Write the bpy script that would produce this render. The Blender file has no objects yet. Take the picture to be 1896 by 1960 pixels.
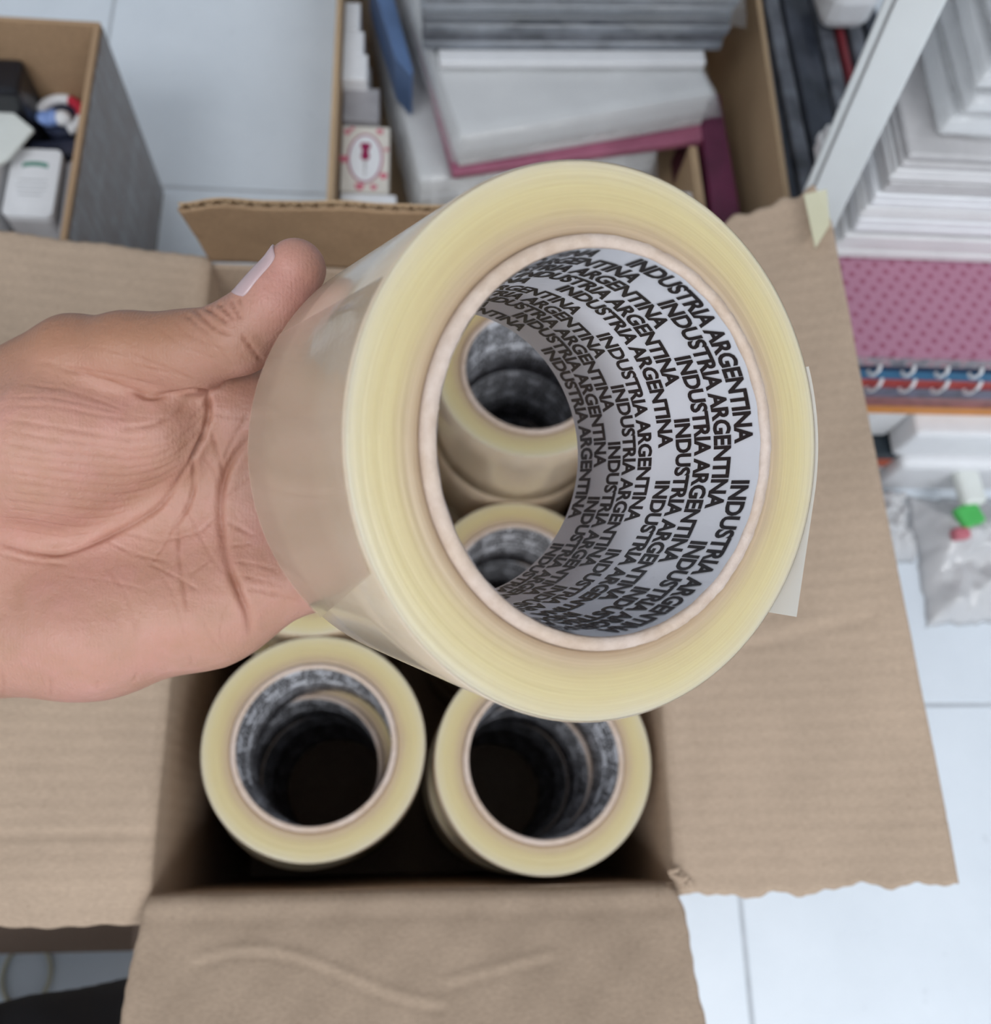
import bpy, bmesh, math, random
import numpy as np
from mathutils import Vector, Matrix, noise as mnoise

# ------------------------------------------------------------------ camera, world, lights
scene = bpy.context.scene
COL = scene.collection
FPX = 1800.0                                   # focal length in pixels of the 1896 x 1960 frame
HC = 0.777                                     # height of the lens above the floor
# rows: the world x, y, z axes expressed in the camera frame (x right, y down, z forward)
CAMROT = np.array([[0.9958, 0.0129, 0.0905], [-0.0182, -0.9423, 0.3343], [0.0896, -0.3346, -0.9381]])
cam_d = bpy.data.cameras.new('camera')
cam = bpy.data.objects.new('camera', cam_d)
COL.objects.link(cam)
mw = Matrix.Identity(4)
for r in range(3):
    mw[r][0] = CAMROT[r][0]; mw[r][1] = -CAMROT[r][1]; mw[r][2] = -CAMROT[r][2]
mw[2][3] = HC
cam.matrix_world = mw
cam_d.sensor_fit = 'HORIZONTAL'; cam_d.sensor_width = 36.0
cam_d.lens = FPX / 1896 * 36.0
cam_d.clip_start = 0.01
cam_d.dof.use_dof = True
cam_d.dof.focus_distance = 0.222
cam_d.dof.aperture_fstop = 15.5
scene.camera = cam

world = bpy.data.worlds.new('room_light'); scene.world = world
world.use_nodes = True
world.node_tree.nodes['Background'].inputs[0].default_value = (0.80, 0.89, 1.0, 1)
world.node_tree.nodes['Background'].inputs[1].default_value = 0.55

def area(name, loc, target, sx, sy, power, col):
    d = bpy.data.lights.new(name, 'AREA'); d.shape = 'RECTANGLE'; d.size = sx; d.size_y = sy
    d.energy = power; d.color = col
    o = bpy.data.objects.new(name, d); COL.objects.link(o)
    o.location = loc
    o.rotation_euler = (Vector(target) - Vector(loc)).to_track_quat('-Z', 'Y').to_euler()
    return o
area('ceiling_panel_light', (-0.95, -1.05, 2.44), (-0.95, -1.05, 0), 1.2, 0.9, 28, (0.97, 0.985, 1.0))
area('ceiling_panel_light_right', (1.05, -1.10, 2.44), (1.05, -1.10, 0), 1.2, 0.9, 28, (0.97, 0.985, 1.0))
area('ceiling_panel_light_far', (-1.0, 1.6, 2.44), (-1.0, 1.6, 0), 1.2, 0.4, 1, (0.9, 0.95, 1.0))

scene.view_settings.view_transform = 'Standard'
scene.view_settings.look = 'None'
scene.view_settings.gamma = 1.0
scene.view_settings.use_curve_mapping = False
scene.view_settings.exposure = 0.0

rnd = random.Random(7)

# ------------------------------------------------------------------ helpers
def c2w(p):
    """metres in the lens frame -> world"""
    return Vector(CAMROT @ np.asarray(p, float) + np.array([0, 0, HC]))

def at(u, v, z):
    """world point at height z on the sight line of a photo position (used to read off sizes)"""
    d = CAMROT @ np.array([(u - 948) / FPX, (v - 980) / FPX, 1.0])
    t = (z - HC) / d[2]
    return Vector((d[0] * t, d[1] * t, z))

def tag(o, label=None, cat=None, group=None, kind=None):
    if label: o['label'] = label
    if cat: o['category'] = cat
    if group: o['group'] = group
    if kind: o['kind'] = kind
    return o

def empty(name, loc=(0, 0, 0), rot=(0, 0, 0)):
    o = bpy.data.objects.new(name, None); COL.objects.link(o)
    o.location = loc; o.rotation_euler = rot; o.empty_display_size = 0.02
    return o

def link(name, me, mat=None, parent=None, smooth=False):
    o = bpy.data.objects.new(name, me); COL.objects.link(o)
    if mat and not me.materials: me.materials.append(mat)
    if parent: o.parent = parent
    if smooth:
        me.polygons.foreach_set('use_smooth', [True] * len(me.polygons))
    return o

def mesh(name, verts, faces):
    me = bpy.data.meshes.new(name); me.from_pydata([tuple(v) for v in verts], [], faces); me.update()
    return me

def from_bm(name, bm):
    bmesh.ops.recalc_face_normals(bm, faces=bm.faces[:])
    me = bpy.data.meshes.new(name); bm.to_mesh(me); bm.free()
    return me

def box_me(name, x0, x1, y0, y1, z0, z1, bev=0.0, seg=2):
    bm = bmesh.new()
    bmesh.ops.create_cube(bm, size=1.0)
    for v in bm.verts:
        v.co = Vector(((x0 + x1) / 2 + v.co.x * (x1 - x0), (y0 + y1) / 2 + v.co.y * (y1 - y0), (z0 + z1) / 2 + v.co.z * (z1 - z0)))
    if bev > 0:
        bmesh.ops.bevel(bm, geom=bm.edges[:], offset=bev, segments=seg, affect='EDGES', profile=0.5)
    return from_bm(name, bm)

def prism_me(name, pts, z0, z1, bev=0.0):
    """vertical prism over a ground polygon"""
    bm = bmesh.new()
    f = bm.faces.new([bm.verts.new((p[0], p[1], z1)) for p in pts])
    r = bmesh.ops.extrude_face_region(bm, geom=[f])
    for v in r['geom']:
        if isinstance(v, bmesh.types.BMVert): v.co.z = z0
    if bev > 0:
        bmesh.ops.bevel(bm, geom=bm.edges[:], offset=bev, segments=2, affect='EDGES', profile=0.5)
    return from_bm(name, bm)

def rot_box(name, cx, cy, z0, z1, sx, sy, ang, bev=0.001):
    c, s = math.cos(ang), math.sin(ang)
    pts = [(cx + c * x - s * y, cy + s * x + c * y) for x, y in ((-sx / 2, -sy / 2), (sx / 2, -sy / 2), (sx / 2, sy / 2), (-sx / 2, sy / 2))]
    return prism_me(name, pts, z0, z1, bev)

def lathe_me(name, prof, n=128, closed=True, wob=None):
    """prof: list of (r, z) turned round z"""
    verts = []; faces = []
    m = len(prof)
    for i in range(n):
        a = 2 * math.pi * i / n
        for j, (r, z) in enumerate(prof):
            dr, dz = wob(j, a) if wob else (0, 0)
            verts.append(((r + dr) * math.cos(a), (r + dr) * math.sin(a), z + dz))
    k = m if closed else m - 1
    for i in range(n):
        i2 = (i + 1) % n
        for j in range(k):
            j2 = (j + 1) % m
            faces.append((i * m + j, i2 * m + j, i2 * m + j2, i * m + j2))
    return mesh(name, verts, faces)

def tube_me(name, pts, rad, n=8, closed=False):
    pts = [Vector(p) for p in pts]
    verts = []; faces = []
    m = len(pts)
    for i, p in enumerate(pts):
        a = pts[(i - 1) % m] if (closed or i > 0) else p
        b = pts[(i + 1) % m] if (closed or i < m - 1) else p
        t = (b - a).normalized()
        q = t.cross(Vector((0.3, 0.2, 0.93))).normalized(); w = t.cross(q)
        for k in range(n):
            an = 2 * math.pi * k / n
            verts.append(p + (q * math.cos(an) + w * math.sin(an)) * rad)
    for i in range(m if closed else m - 1):
        i2 = (i + 1) % m
        for k in range(n):
            k2 = (k + 1) % n
            faces.append((i * n + k, i * n + k2, i2 * n + k2, i2 * n + k))
    if not closed:
        faces.append(tuple(range(n))[::-1]); faces.append(tuple((m - 1) * n + k for k in range(n)))
    return mesh(name, verts, faces)

def wave(x, y, seed=0.0):
    return (math.sin(x * 1.7 + seed) * math.cos(y * 1.3 + seed * 1.7) + 0.5 * math.sin(x * 4.1 + y * 2.3 + seed * 3.1)
            + 0.3 * math.sin(x * 9.7 - y * 7.9 + seed) + 0.2 * math.cos(x * 17.3 + y * 13.1 + seed * 2))

def panel_me(name, c00, c10, c11, c01, thick, nu=40, nv=30, disp=None, edge=None):
    """a bendable sheet with real thickness between four corners; disp(u,v) lifts it, edge(u,v) shifts (du,dv)"""
    c00, c10, c11, c01 = map(Vector, (c00, c10, c11, c01))
    n = (c10 - c00).cross(c01 - c00).normalized()
    verts = []
    for side in (0, 1):
        for j in range(nv + 1):
            for i in range(nu + 1):
                u, v = i / nu, j / nv
                if edge:
                    du, dv = edge(u, v); uu, vv = u + du, v + dv
                else: uu, vv = u, v
                p = c00 * (1 - uu) * (1 - vv) + c10 * uu * (1 - vv) + c11 * uu * vv + c01 * (1 - uu) * vv
                d = disp(u, v) if disp else 0
                verts.append(p + n * (d - side * thick))
    N = (nu + 1) * (nv + 1)
    faces = []
    I = lambda i, j, s: s * N + j * (nu + 1) + i
    for j in range(nv):
        for i in range(nu):
            faces.append((I(i, j, 0), I(i + 1, j, 0), I(i + 1, j + 1, 0), I(i, j + 1, 0)))
            faces.append((I(i, j, 1), I(i, j + 1, 1), I(i + 1, j + 1, 1), I(i + 1, j, 1)))
    for i in range(nu):
        faces.append((I(i, 0, 0), I(i, 0, 1), I(i + 1, 0, 1), I(i + 1, 0, 0)))
        faces.append((I(i, nv, 0), I(i + 1, nv, 0), I(i + 1, nv, 1), I(i, nv, 1)))
    for j in range(nv):
        faces.append((I(0, j, 0), I(0, j + 1, 0), I(0, j + 1, 1), I(0, j, 1)))
        faces.append((I(nu, j, 0), I(nu, j, 1), I(nu, j + 1, 1), I(nu, j + 1, 0)))
    return mesh(name, verts, faces)

# ------------------------------------------------------------------ materials
class NT:
    def __init__(s, name):
        s.m = bpy.data.materials.new(name); s.m.use_nodes = True
        s.t = s.m.node_tree; s.b = s.t.nodes['Principled BSDF']; s.out = s.t.nodes['Material Output']
    def n(s, typ, **kw):
        nd = s.t.nodes.new(typ)
        for k, v in kw.items(): setattr(nd, k, v)
        return nd
    def l(s, a, b): s.t.links.new(a, b)
    def noise(s, scale, detail=4, rough=0.55, vec=None):
        nd = s.n('ShaderNodeTexNoise'); nd.inputs['Scale'].default_value = scale
        nd.inputs['Detail'].default_value = detail; nd.inputs['Roughness'].default_value = rough
        if vec is not None: s.l(vec, nd.inputs['Vector'])
        return nd
    def obj(s):
        return s.n('ShaderNodeTexCoord').outputs['Object']
    def mapv(s, vec, scale):
        nd = s.n('ShaderNodeMapping'); nd.inputs['Scale'].default_value = scale; s.l(vec, nd.inputs['Vector'])
        return nd.outputs[0]
    def ramp(s, fac, stops):
        nd = s.n('ShaderNodeValToRGB'); cr = nd.color_ramp
        while len(cr.elements) > 1: cr.elements.remove(cr.elements[-1])
        cr.elements[0].position = stops[0][0]; cr.elements[0].color = (*stops[0][1], 1)
        for p, c in stops[1:]:
            e = cr.elements.new(p); e.color = (*c, 1)
        s.l(fac, nd.inputs[0]); return nd.outputs[0]
    def math(s, op, a, b=None):
        nd = s.n('ShaderNodeMath', operation=op)
        for k, x in ((0, a), (1, b)):
            if x is None: continue
            if isinstance(x, (int, float)): nd.inputs[k].default_value = x
            else: s.l(x, nd.inputs[k])
        return nd.outputs[0]
    def mix(s, fac, a, b, mode='MIX'):
        nd = s.n('ShaderNodeMix', data_type='RGBA', blend_type=mode)
        for k, x in ((0, fac), (6, a), (7, b)):
            if isinstance(x, (int, float)): nd.inputs[k].default_value = x
            elif isinstance(x, tuple): nd.inputs[k].default_value = (*x, 1) if len(x) == 3 else x
            else: s.l(x, nd.inputs[k])
        return nd.outputs[2]
    def bump(s, h, strength, dist, prev=None):
        nd = s.n('ShaderNodeBump'); nd.inputs['Strength'].default_value = strength; nd.inputs['Distance'].default_value = dist
        s.l(h, nd.inputs['Height'])
        if prev is not None: s.l(prev, nd.inputs['Normal'])
        return nd.outputs[0]
    def set(s, **kw):
        rad = kw.pop('Subsurface_Radius', None)
        if rad: s.b.inputs['Subsurface Radius'].default_value = rad
        for k, v in kw.items():
            k = k.replace('_', ' ')
            if isinstance(v, tuple): v = (*v, 1) if len(v) == 3 else v
            if hasattr(v, 'is_linked'): s.l(v, s.b.inputs[k])
            else: s.b.inputs[k].default_value = v
        return s

def plain(name, col, rough=0.6, var=0.08, scale=60, **kw):
    t = NT(name); v = t.obj()
    nz = t.noise(scale, 3, vec=v)
    lo = tuple(c * (1 - var) for c in col); hi = tuple(min(1, c * (1 + var)) for c in col)
    t.set(Base_Color=t.ramp(nz.outputs[0], [(0.3, lo), (0.7, hi)]), Roughness=rough, **kw)
    return t.m

def mat_kraft(name, base, fibre=0.10, stripe=None):
    t = NT(name); v = t.obj()
    n1 = t.noise(14, 5, vec=v); n2 = t.noise(420, 3, vec=t.mapv(v, (1, 3, 1))); n3 = t.noise(90, 4, 0.7, vec=v)
    c = t.ramp(n1.outputs[0], [(0.3, tuple(x * 0.92 for x in base)), (0.7, tuple(x * 1.05 for x in base))])
    c = t.mix(fibre * 2.2, c, t.ramp(n2.outputs[0], [(0.3, (0.25, 0.25, 0.25)), (0.75, (0.8, 0.8, 0.8))]), 'OVERLAY')
    sp = t.ramp(t.noise(650, 2, vec=v).outputs[0], [(0.24, (0.45, 0.38, 0.33)), (0.29, (1, 1, 1))])
    c = t.mix(0.7, c, sp, 'MULTIPLY')
    h = t.math('ADD', n3.outputs[0], t.math('MULTIPLY', n2.outputs[0], 0.5))
    b = t.bump(h, 0.35, 0.0004)
    if stripe:
        w = t.n('ShaderNodeTexWave', bands_direction=stripe); w.inputs['Scale'].default_value = 40; w.inputs['Distortion'].default_value = 1.0
        w.inputs['Detail'].default_value = 2; t.l(v, w.inputs['Vector'])
        b = t.bump(w.outputs[0], 0.16, 0.001, b)
    t.set(Base_Color=c, Roughness=0.8, Normal=b)
    t.b.inputs['Specular IOR Level'].default_value = 0.25
    return t.m

KRAFT = (0.47, 0.355, 0.265)
M = {}
M['kraft_x'] = mat_kraft('kraft_board_x', KRAFT, stripe='X')
M['kraft_y'] = mat_kraft('kraft_board_y', KRAFT, stripe='Y')
M['kraft'] = mat_kraft('kraft_board', KRAFT)
M['kraft_brown'] = mat_kraft('kraft_brown', (0.40, 0.265, 0.16))
M['kraft_edge'] = mat_kraft('kraft_edge', (0.52, 0.37, 0.23))
M['kraft_dark'] = mat_kraft('kraft_dark', (0.30, 0.21, 0.155))

def mat_tile():
    t = NT('white_ceramic_tile'); v = t.obj()
    n = t.noise(9, 5, 0.6, vec=v); s = t.noise(60, 4, 0.7, vec=v)
    c = t.ramp(n.outputs[0], [(0.3, (0.74, 0.80, 0.87)), (0.65, (0.80, 0.86, 0.93))])
    c = t.mix(0.5, c, t.ramp(s.outputs[0], [(0.27, (0.72, 0.72, 0.73)), (0.36, (1, 1, 1))]), 'MULTIPLY')
    t.set(Base_Color=c, Roughness=0.32, Normal=t.bump(n.outputs[0], 0.1, 0.0006))
    return t.m
M['tile'] = mat_tile()
M['grout'] = plain('tile_grout', (0.50, 0.53, 0.57), 0.85)

def mat_tape_body():
    t = NT('clear_tape_edge'); v = t.obj()
    sx = t.n('ShaderNodeSeparateXYZ'); t.l(v, sx.inputs[0])
    r = t.math('SQRT', t.math('ADD', t.math('MULTIPLY', sx.outputs[0], sx.outputs[0]), t.math('MULTIPLY', sx.outputs[1], sx.outputs[1])))
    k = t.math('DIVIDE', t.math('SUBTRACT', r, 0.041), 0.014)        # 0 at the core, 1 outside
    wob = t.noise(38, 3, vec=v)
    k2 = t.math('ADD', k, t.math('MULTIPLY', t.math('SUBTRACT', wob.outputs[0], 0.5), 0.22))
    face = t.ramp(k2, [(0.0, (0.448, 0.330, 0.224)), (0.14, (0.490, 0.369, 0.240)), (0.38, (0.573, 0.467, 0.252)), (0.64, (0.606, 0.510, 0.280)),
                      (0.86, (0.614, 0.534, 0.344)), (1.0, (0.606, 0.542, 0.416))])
    st = t.n('ShaderNodeTexNoise', noise_dimensions='2D'); st.inputs['Scale'].default_value = 1; st.inputs['Detail'].default_value = 3
    cv = t.n('ShaderNodeCombineXYZ')
    t.l(t.math('MULTIPLY', r, 2600.0), cv.inputs[0])
    t.l(t.math('MULTIPLY', t.math('ARCTAN2', sx.outputs[1], sx.outputs[0]), 1.5), cv.inputs[1]); t.l(cv.outputs[0], st.inputs['Vector'])
    face = t.mix(0.09, face, t.ramp(st.outputs[0], [(0.35, (0.3, 0.28, 0.25)), (0.65, (0.75, 0.75, 0.72))]), 'OVERLAY')
    t.set(Base_Color=face, Roughness=0.38, Normal=t.bump(st.outputs[0], 0.14, 0.0003), Subsurface_Weight=0.25, Subsurface_Scale=0.004, Subsurface_Radius=(1.0, 0.8, 0.45))
    return t.m

M['tape_edge'] = mat_tape_body()

def mat_tape_side():
    t = NT('clear_tape_film'); v = t.obj()
    n = t.noise(20, 4, vec=t.mapv(v, (1, 1, 0.5))); s = t.noise(120, 4, 0.7, vec=t.mapv(v, (1, 1, 0.25)))
    c = t.ramp(n.outputs[0], [(0.3, (0.66, 0.53, 0.38)), (0.7, (0.74, 0.61, 0.46))])
    c = t.mix(0.10, c, t.ramp(s.outputs[0], [(0.35, (0.2, 0.2, 0.2)), (0.6, (0.7, 0.7, 0.7))]), 'OVERLAY')
    t.set(Base_Color=c, Roughness=0.22, Normal=t.bump(n.outputs[0], 0.10, 0.0015), Subsurface_Weight=0.2, Subsurface_Scale=0.004, Subsurface_Radius=(1, .8, .45))
    t.b.inputs['Coat Weight'].default_value = 0.4; t.b.inputs['Coat Roughness'].default_value = 0.08
    return t.m
M['tape_side'] = mat_tape_side()

def mat_core():
    t = NT('paper_core'); v = t.obj()
    n = t.noise(300, 4, 0.7, vec=v); n2 = t.noise(45, 3, vec=v)
    c = t.ramp(n.outputs[0], [(0.3, (0.50, 0.375, 0.30)), (0.7, (0.68, 0.56, 0.485))])
    c = t.mix(0.35, c, t.ramp(n2.outputs[0], [(0.4, (0.56, 0.42, 0.30)), (0.6, (0.70, 0.60, 0.55))]))
    t.set(Base_Color=c, Roughness=0.8, Normal=t.bump(n.outputs[0], 0.5, 0.0006))
    return t.m
M['core'] = mat_core()
M['liner'] = plain('white_core_liner', (0.88, 0.89, 0.95), 0.42, 0.03, 40)
M['ink'] = plain('black_print', (0.022, 0.018, 0.020), 0.4)

def mat_film(name, tint=(1, 1, 1), alpha=0.35, rough=0.12, bump=0.4, scale=45):
    t = NT(name); v = t.obj()
    n = t.noise(scale, 4, 0.6, vec=v)
    t.set(Base_Color=tint, Roughness=rough, Alpha=alpha, Normal=t.bump(n.outputs[0], bump, 0.004))
    t.b.inputs['Coat Weight'].default_value = 0.5
    return t.m
M['thin_film'] = mat_film('thin_clear_film', (0.7, 0.75, 0.8), 0.10, 0.08, 0.5, 60)
M['film'] = mat_film('clear_plastic_film', (0.86, 0.88, 0.90), 0.28)
M['tail'] = mat_film('clear_tape_tail', (0.93, 0.94, 0.92), 0.62, 0.15, 0.05)

# ------------------------------------------------------------------ the setting
floor = link('floor', box_me('floor', -2.0, 2.2, -1.6, 2.6, -0.03, -0.0012), M['grout']); tag(floor, kind='structure')
M['paint'] = plain('white_wall_paint', (0.70, 0.72, 0.74), 0.8, 0.03, 3)
for nm, bb in (('wall_left', (-2.06, -2.0, -1.6, 2.6, 0, 2.5)), ('wall_right', (2.2, 2.26, -1.6, 2.6, 0, 2.5)), ('wall_front', (-2.06, 2.26, -1.66, -1.6, 0, 2.5)),
               ('wall_back', (-2.06, 2.26, 2.6, 2.66, 0, 2.5)), ('ceiling', (-2.06, 2.26, -1.66, 2.66, 2.5, 2.55))):
    tag(link(nm, box_me(nm, *bb), M['paint']), kind='structure')
TX, TY, JX, JY = 0.576, 0.500, 0.262, 0.107
tile_me = None
for i in range(-4, 4):
    for j in range(-4, 5):
        x0 = JX + i * TX; y0 = JY + j * TY
        if x0 > 2.1 or x0 + TX < -1.9 or y0 > 2.5 or y0 + TY < -1.5: continue
        if tile_me is None:
            tile_me = box_me('tile', 0.0016, TX - 0.0016, 0.0016, TY - 0.0016, -0.010, 0.0, 0.0008, 1)
        t = link('tile', tile_me, M['tile'], floor); t.location = (x0, y0, 0)

# ------------------------------------------------------------------ tape rolls
RI, RC, RO, TW = 0.0380, 0.0411, 0.0551, 0.0715

def text_mesh():
    cu = bpy.data.curves.new('t', 'FONT'); cu.body = 'INDUSTRIA ARGENTINA'; cu.size = 1.0
    cu.resolution_u = 3; cu.offset = 0.038; cu.space_character = 0.97; cu.space_word = 0.9
    o = bpy.data.objects.new('t', cu); COL.objects.link(o)
    bpy.context.view_layer.update()
    me = bpy.data.meshes.new_from_object(o.evaluated_get(bpy.context.evaluated_depsgraph_get()))
    vs = np.array([v.co[:] for v in me.vertices]); fs = [tuple(p.vertices) for p in me.polygons]
    bpy.data.objects.remove(o); bpy.data.curves.remove(cu); bpy.data.meshes.remove(me)
    vs[:, 0] -= vs[:, 0].min(); vs[:, 1] -= vs[:, 1].min()
    vs[:, 0] /= vs[:, 0].max(); vs[:, 1] /= vs[:, 1].max()
    return vs, fs
TV, TF = text_mesh()
def print_mesh():
    verts = []; faces = []
    rows = [(0.0008 + 0.0069 * i, 80 - 22.5 * i) for i in range(5)] + [(0.0368 + 0.0068 * i, 51 - 22.5 * i) for i in range(5)]
    L = 0.0515; Hh = 0.0060; rr = RI - 0.00022
    for d0, a0 in rows:
        for k in range(4):
            th0 = math.radians(a0 - 90 * k)
            base = len(verts)
            for x, y, _ in TV:
                th = th0 - x * L / RI
                drift = 0.0009 * math.sin(th - 0.6)
                z = -(d0 + Hh * (1 - y)) + drift
                verts.append((rr * math.cos(th), rr * math.sin(th), z))
            faces += [tuple(base + q for q in f[::-1]) for f in TF]
    return mesh('printed_text', verts, faces)
ME_TEXT = print_mesh()

def body_profile():
    pr = [(RC, -TW + 0.0006), (RC, -0.0006)]
    rg = random.Random(3)
    n = 26
    for i in range(n + 1):
        r = RC + (RO - 0.0004 - RC) * i / n
        pr.append((r, rg.uniform(-0.00010, 0.00005) - (0.0004 if i < 2 else 0)))
    return pr
prof = body_profile()
ME_BODY = lathe_me('tape_winding', prof + [(RO - 0.0004, -TW), (RC, -TW)], 160)
ME_SIDE = lathe_me('outer_film', [(RO - 0.0003, 0.0), (RO, -0.0004), (RO + 0.00005, -TW * 0.3), (RO + 0.00005, -TW * 0.7), (RO, -TW + 0.0004), (RO - 0.0003, -TW)], 160, closed=False)
def core_wob(j, a):
    if j in (2, 3): return (0.00007 * math.sin(37 * a) + 0.00006 * math.sin(91 * a + 1), 0.0002 * math.sin(3 * a) + 0.00006 * math.sin(23 * a + 1.3) + 0.00005 * math.sin(61 * a))
    return (0, 0)
ME_CORE = lathe_me('core', [(RC - 0.0001, -TW), (RC - 0.0001, -0.0002), (RC - 0.0005, 0.0011), (RI + 0.0004, 0.0012), (RI + 0.0001, 0.0004), (RI + 0.0001, -TW)], 240, wob=core_wob)
ME_LINER = lathe_me('core_liner', [(RI, 0.0006), (RI, -0.0355), (RI - 0.00012, -0.0359), (RI - 0.00012, -TW - 0.0006), (RI + 0.0002, -TW - 0.0006)], 160, closed=False,
                    wob=lambda j, a: (0, (0.0006 * math.sin(5 * a) + 0.0003 * math.sin(17 * a)) if j in (1, 2) else (0.00015 * math.sin(29 * a) if j == 0 else 0)))
for me in (ME_BODY, ME_SIDE, ME_CORE, ME_LINER):
    me.polygons.foreach_set('use_smooth', [True] * len(me.polygons))

def tape_roll(label, loc, quat=None, group=None, rz=0.0):
    r = empty('tape_roll', loc)
    if quat is not None:
        r.rotation_mode = 'QUATERNION'; r.rotation_quaternion = quat
    else: r.rotation_euler = (0, 0, rz)
    tag(r, label, 'tape roll', group)
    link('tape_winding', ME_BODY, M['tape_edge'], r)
    link('outer_film', ME_SIDE, M['tape_side'], r)
    link('core', ME_CORE, M['core'], r)
    ln = link('core_liner', ME_LINER, M['liner'], r)
    link('printed_text', ME_TEXT, M['ink'], ln)
    return r

# the held roll: near face centre and axis
AX = Vector(CAMROT @ np.array([-0.461, -0.0238, 0.887])).normalized()
zc = -AX
xr = Vector(CAMROT @ np.array([0.887, 0.0, 0.461])); xr = (xr - zc * xr.dot(zc)).normalized()
yr = zc.cross(xr)
HELD_C = c2w((0.0230, -0.01344, 0.1857))
Q = Matrix((xr, yr, zc)).transposed().to_quaternion()
held = tape_roll('large clear packing tape roll gripped by the hand, white core printed inside', HELD_C, Q, 'rolls of clear packing tape')

# its loose end: a thin strip that leaves the outside on the right and hangs straight
def strip_me(name, path, z0, z1, thick=0.00008, nz=8):
    verts = []; faces = []
    n = len(path)
    for s in (0, 1):
        for i, (x, y) in enumerate(path):
            a = path[max(i - 1, 0)]; b = path[min(i + 1, n - 1)]
            tx, ty = b[0] - a[0], b[1] - a[1]; l = math.hypot(tx, ty)
            ox, oy = -ty / l * thick * s, tx / l * thick * s
            for k in range(nz + 1):
                verts.append((x + ox, y + oy, z0 + (z1 - z0) * k / nz))
    N = n * (nz + 1)
    for s in (0, 1):
        for i in range(n - 1):
            for k in range(nz):
                q = (s * N + i * (nz + 1) + k, s * N + (i + 1) * (nz + 1) + k, s * N + (i + 1) * (nz + 1) + k + 1, s * N + i * (nz + 1) + k + 1)
                faces.append(q if s else q[::-1])
    return mesh(name, verts, faces)
path = []
for i in range(14):
    a = math.radians(20 - 2.4 * i)
    path.append(((RO + 0.0002) * math.cos(a), (RO + 0.0002) * math.sin(a)))
tx, ty = path[-1][0] - path[-2][0], path[-1][1] - path[-2][1]
l = math.hypot(tx, ty); tx, ty = tx / l, ty / l
for i in range(1, 12):
    s = 0.0024 * i
    path.append((path[13][0] + tx * s - ty * 0 + 0.0, path[13][1] + ty * s))
tl = link('loose_tail', strip_me('loose_tail', path, 0.0004, -TW), M['tail'], held, True); tag(tl, 'translucent loose end of the tape')
# the outermost turn ends in a slanting cut low on the left
fv = []; ff = []
na, nz = 30, 12
for sgn in (0, 1):
    for i in range(na + 1):
        for k in range(nz + 1):
            w = k / nz
            a1 = 206 + 22 * w
            a_ = math.radians(150 + (a1 - 150) * i / na)
            r_ = RO + 0.00012 + 0.0003 * (i / na) ** 8 + 0.0001 * sgn
            fv.append((r_ * math.cos(a_), r_ * math.sin(a_), -0.0008 - (TW - 0.0012) * w))
NN = (na + 1) * (nz + 1)
for sgn in (0, 1):
    for i in range(na):
        for k in range(nz):
            q = [sgn * NN + i * (nz + 1) + k, sgn * NN + (i + 1) * (nz + 1) + k, sgn * NN + (i + 1) * (nz + 1) + k + 1, sgn * NN + i * (nz + 1) + k + 1]
            ff.append(tuple(q if sgn == 0 else q[::-1]))
M['top_film'] = mat_film('tape_top_turn', (0.74, 0.60, 0.46), 0.32, 0.10, 0.08, 90)
link('film_end', mesh('film_end', fv, ff), M['top_film'], held, True)

# the rolls in the carton (z of the top face of each layer)
TOP = 0.292
def zt(k): return TOP - k * (TW + 0.0005)
G = 'rolls of clear packing tape in the carton'
tape_roll('clear tape roll standing at the front left corner of the carton', (-0.0458, 0.0485, zt(0)), None, G, 0.4)
tape_roll('clear tape roll standing at the front right corner of the carton', (0.0690, 0.0405, zt(0)), None, G, 1.7)
tape_roll('clear tape roll behind the front left one, mostly under the hand', (-0.0520, 0.1590, zt(0)), None, G, 2.9)
tape_roll('clear tape roll sunk a layer lower, lower one seen through the core', (0.0660, 0.1500, zt(1)), None, G, 0.9)
tape_roll('clear tape roll at the back of the carton, upper one seen through the core', (0.0690, 0.2610, zt(0)), None, G, 2.2)
under = [(-0.0540, 0.0440), (-0.0600, 0.1545), (-0.0450, 0.2640), (0.0668, 0.0392), (0.0660, 0.1500), (0.0690, 0.2610)]
names = ['front left', 'middle left', 'back left', 'front right', 'middle right', 'back right']
for k in (1, 2, 3):
    for i, (x, y) in enumerate(under):
        if k == 1 and i == 4: continue
        ox, oy = [(0, 0), (0.0012, 0.0), (0.0004, 0.0)][k - 1]
        if i in (3, 4, 5): ox = -ox
        tape_roll('clear tape roll in the %s layer down at the %s of the carton' % (['second', 'third', 'bottom'][k - 1], names[i]), (x + ox, y + oy * 0.3, zt(k)), None, G, rnd.uniform(0, 6))

# ------------------------------------------------------------------ the open carton of rolls
BX0, BX1, BY0, BY1, BZ = -0.1165, 0.1295, -0.0185, 0.3200, 0.300
TH = 0.0030
carton = empty('cardboard_carton', (0, 0.15, 0)); tag(carton, 'open kraft cardboard carton holding the tape rolls, flaps folded out', 'box')
def cpart(name, me, mat, parent=carton, smooth=False):
    o = link(name, me, mat, parent, smooth); o.matrix_parent_inverse = Matrix.Translation((0, -0.15, 0)) if parent is carton else Matrix.Identity(4)
    return o
cpart('bottom', box_me('bottom', BX0 - TH, BX1 + TH, BY0 - TH, BY1 + TH, 0.0005, 0.0035), M['kraft'])
cpart('wall', box_me('wall', BX0 - TH, BX0, BY0 - TH, BY1 + TH, 0.0035, BZ - 0.004), M['kraft_y'])
cpart('wall', box_me('wall', BX1, BX1 + TH, BY0 - TH, BY1 + TH, 0.0035, BZ - 0.004), M['kraft_y'])
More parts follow.
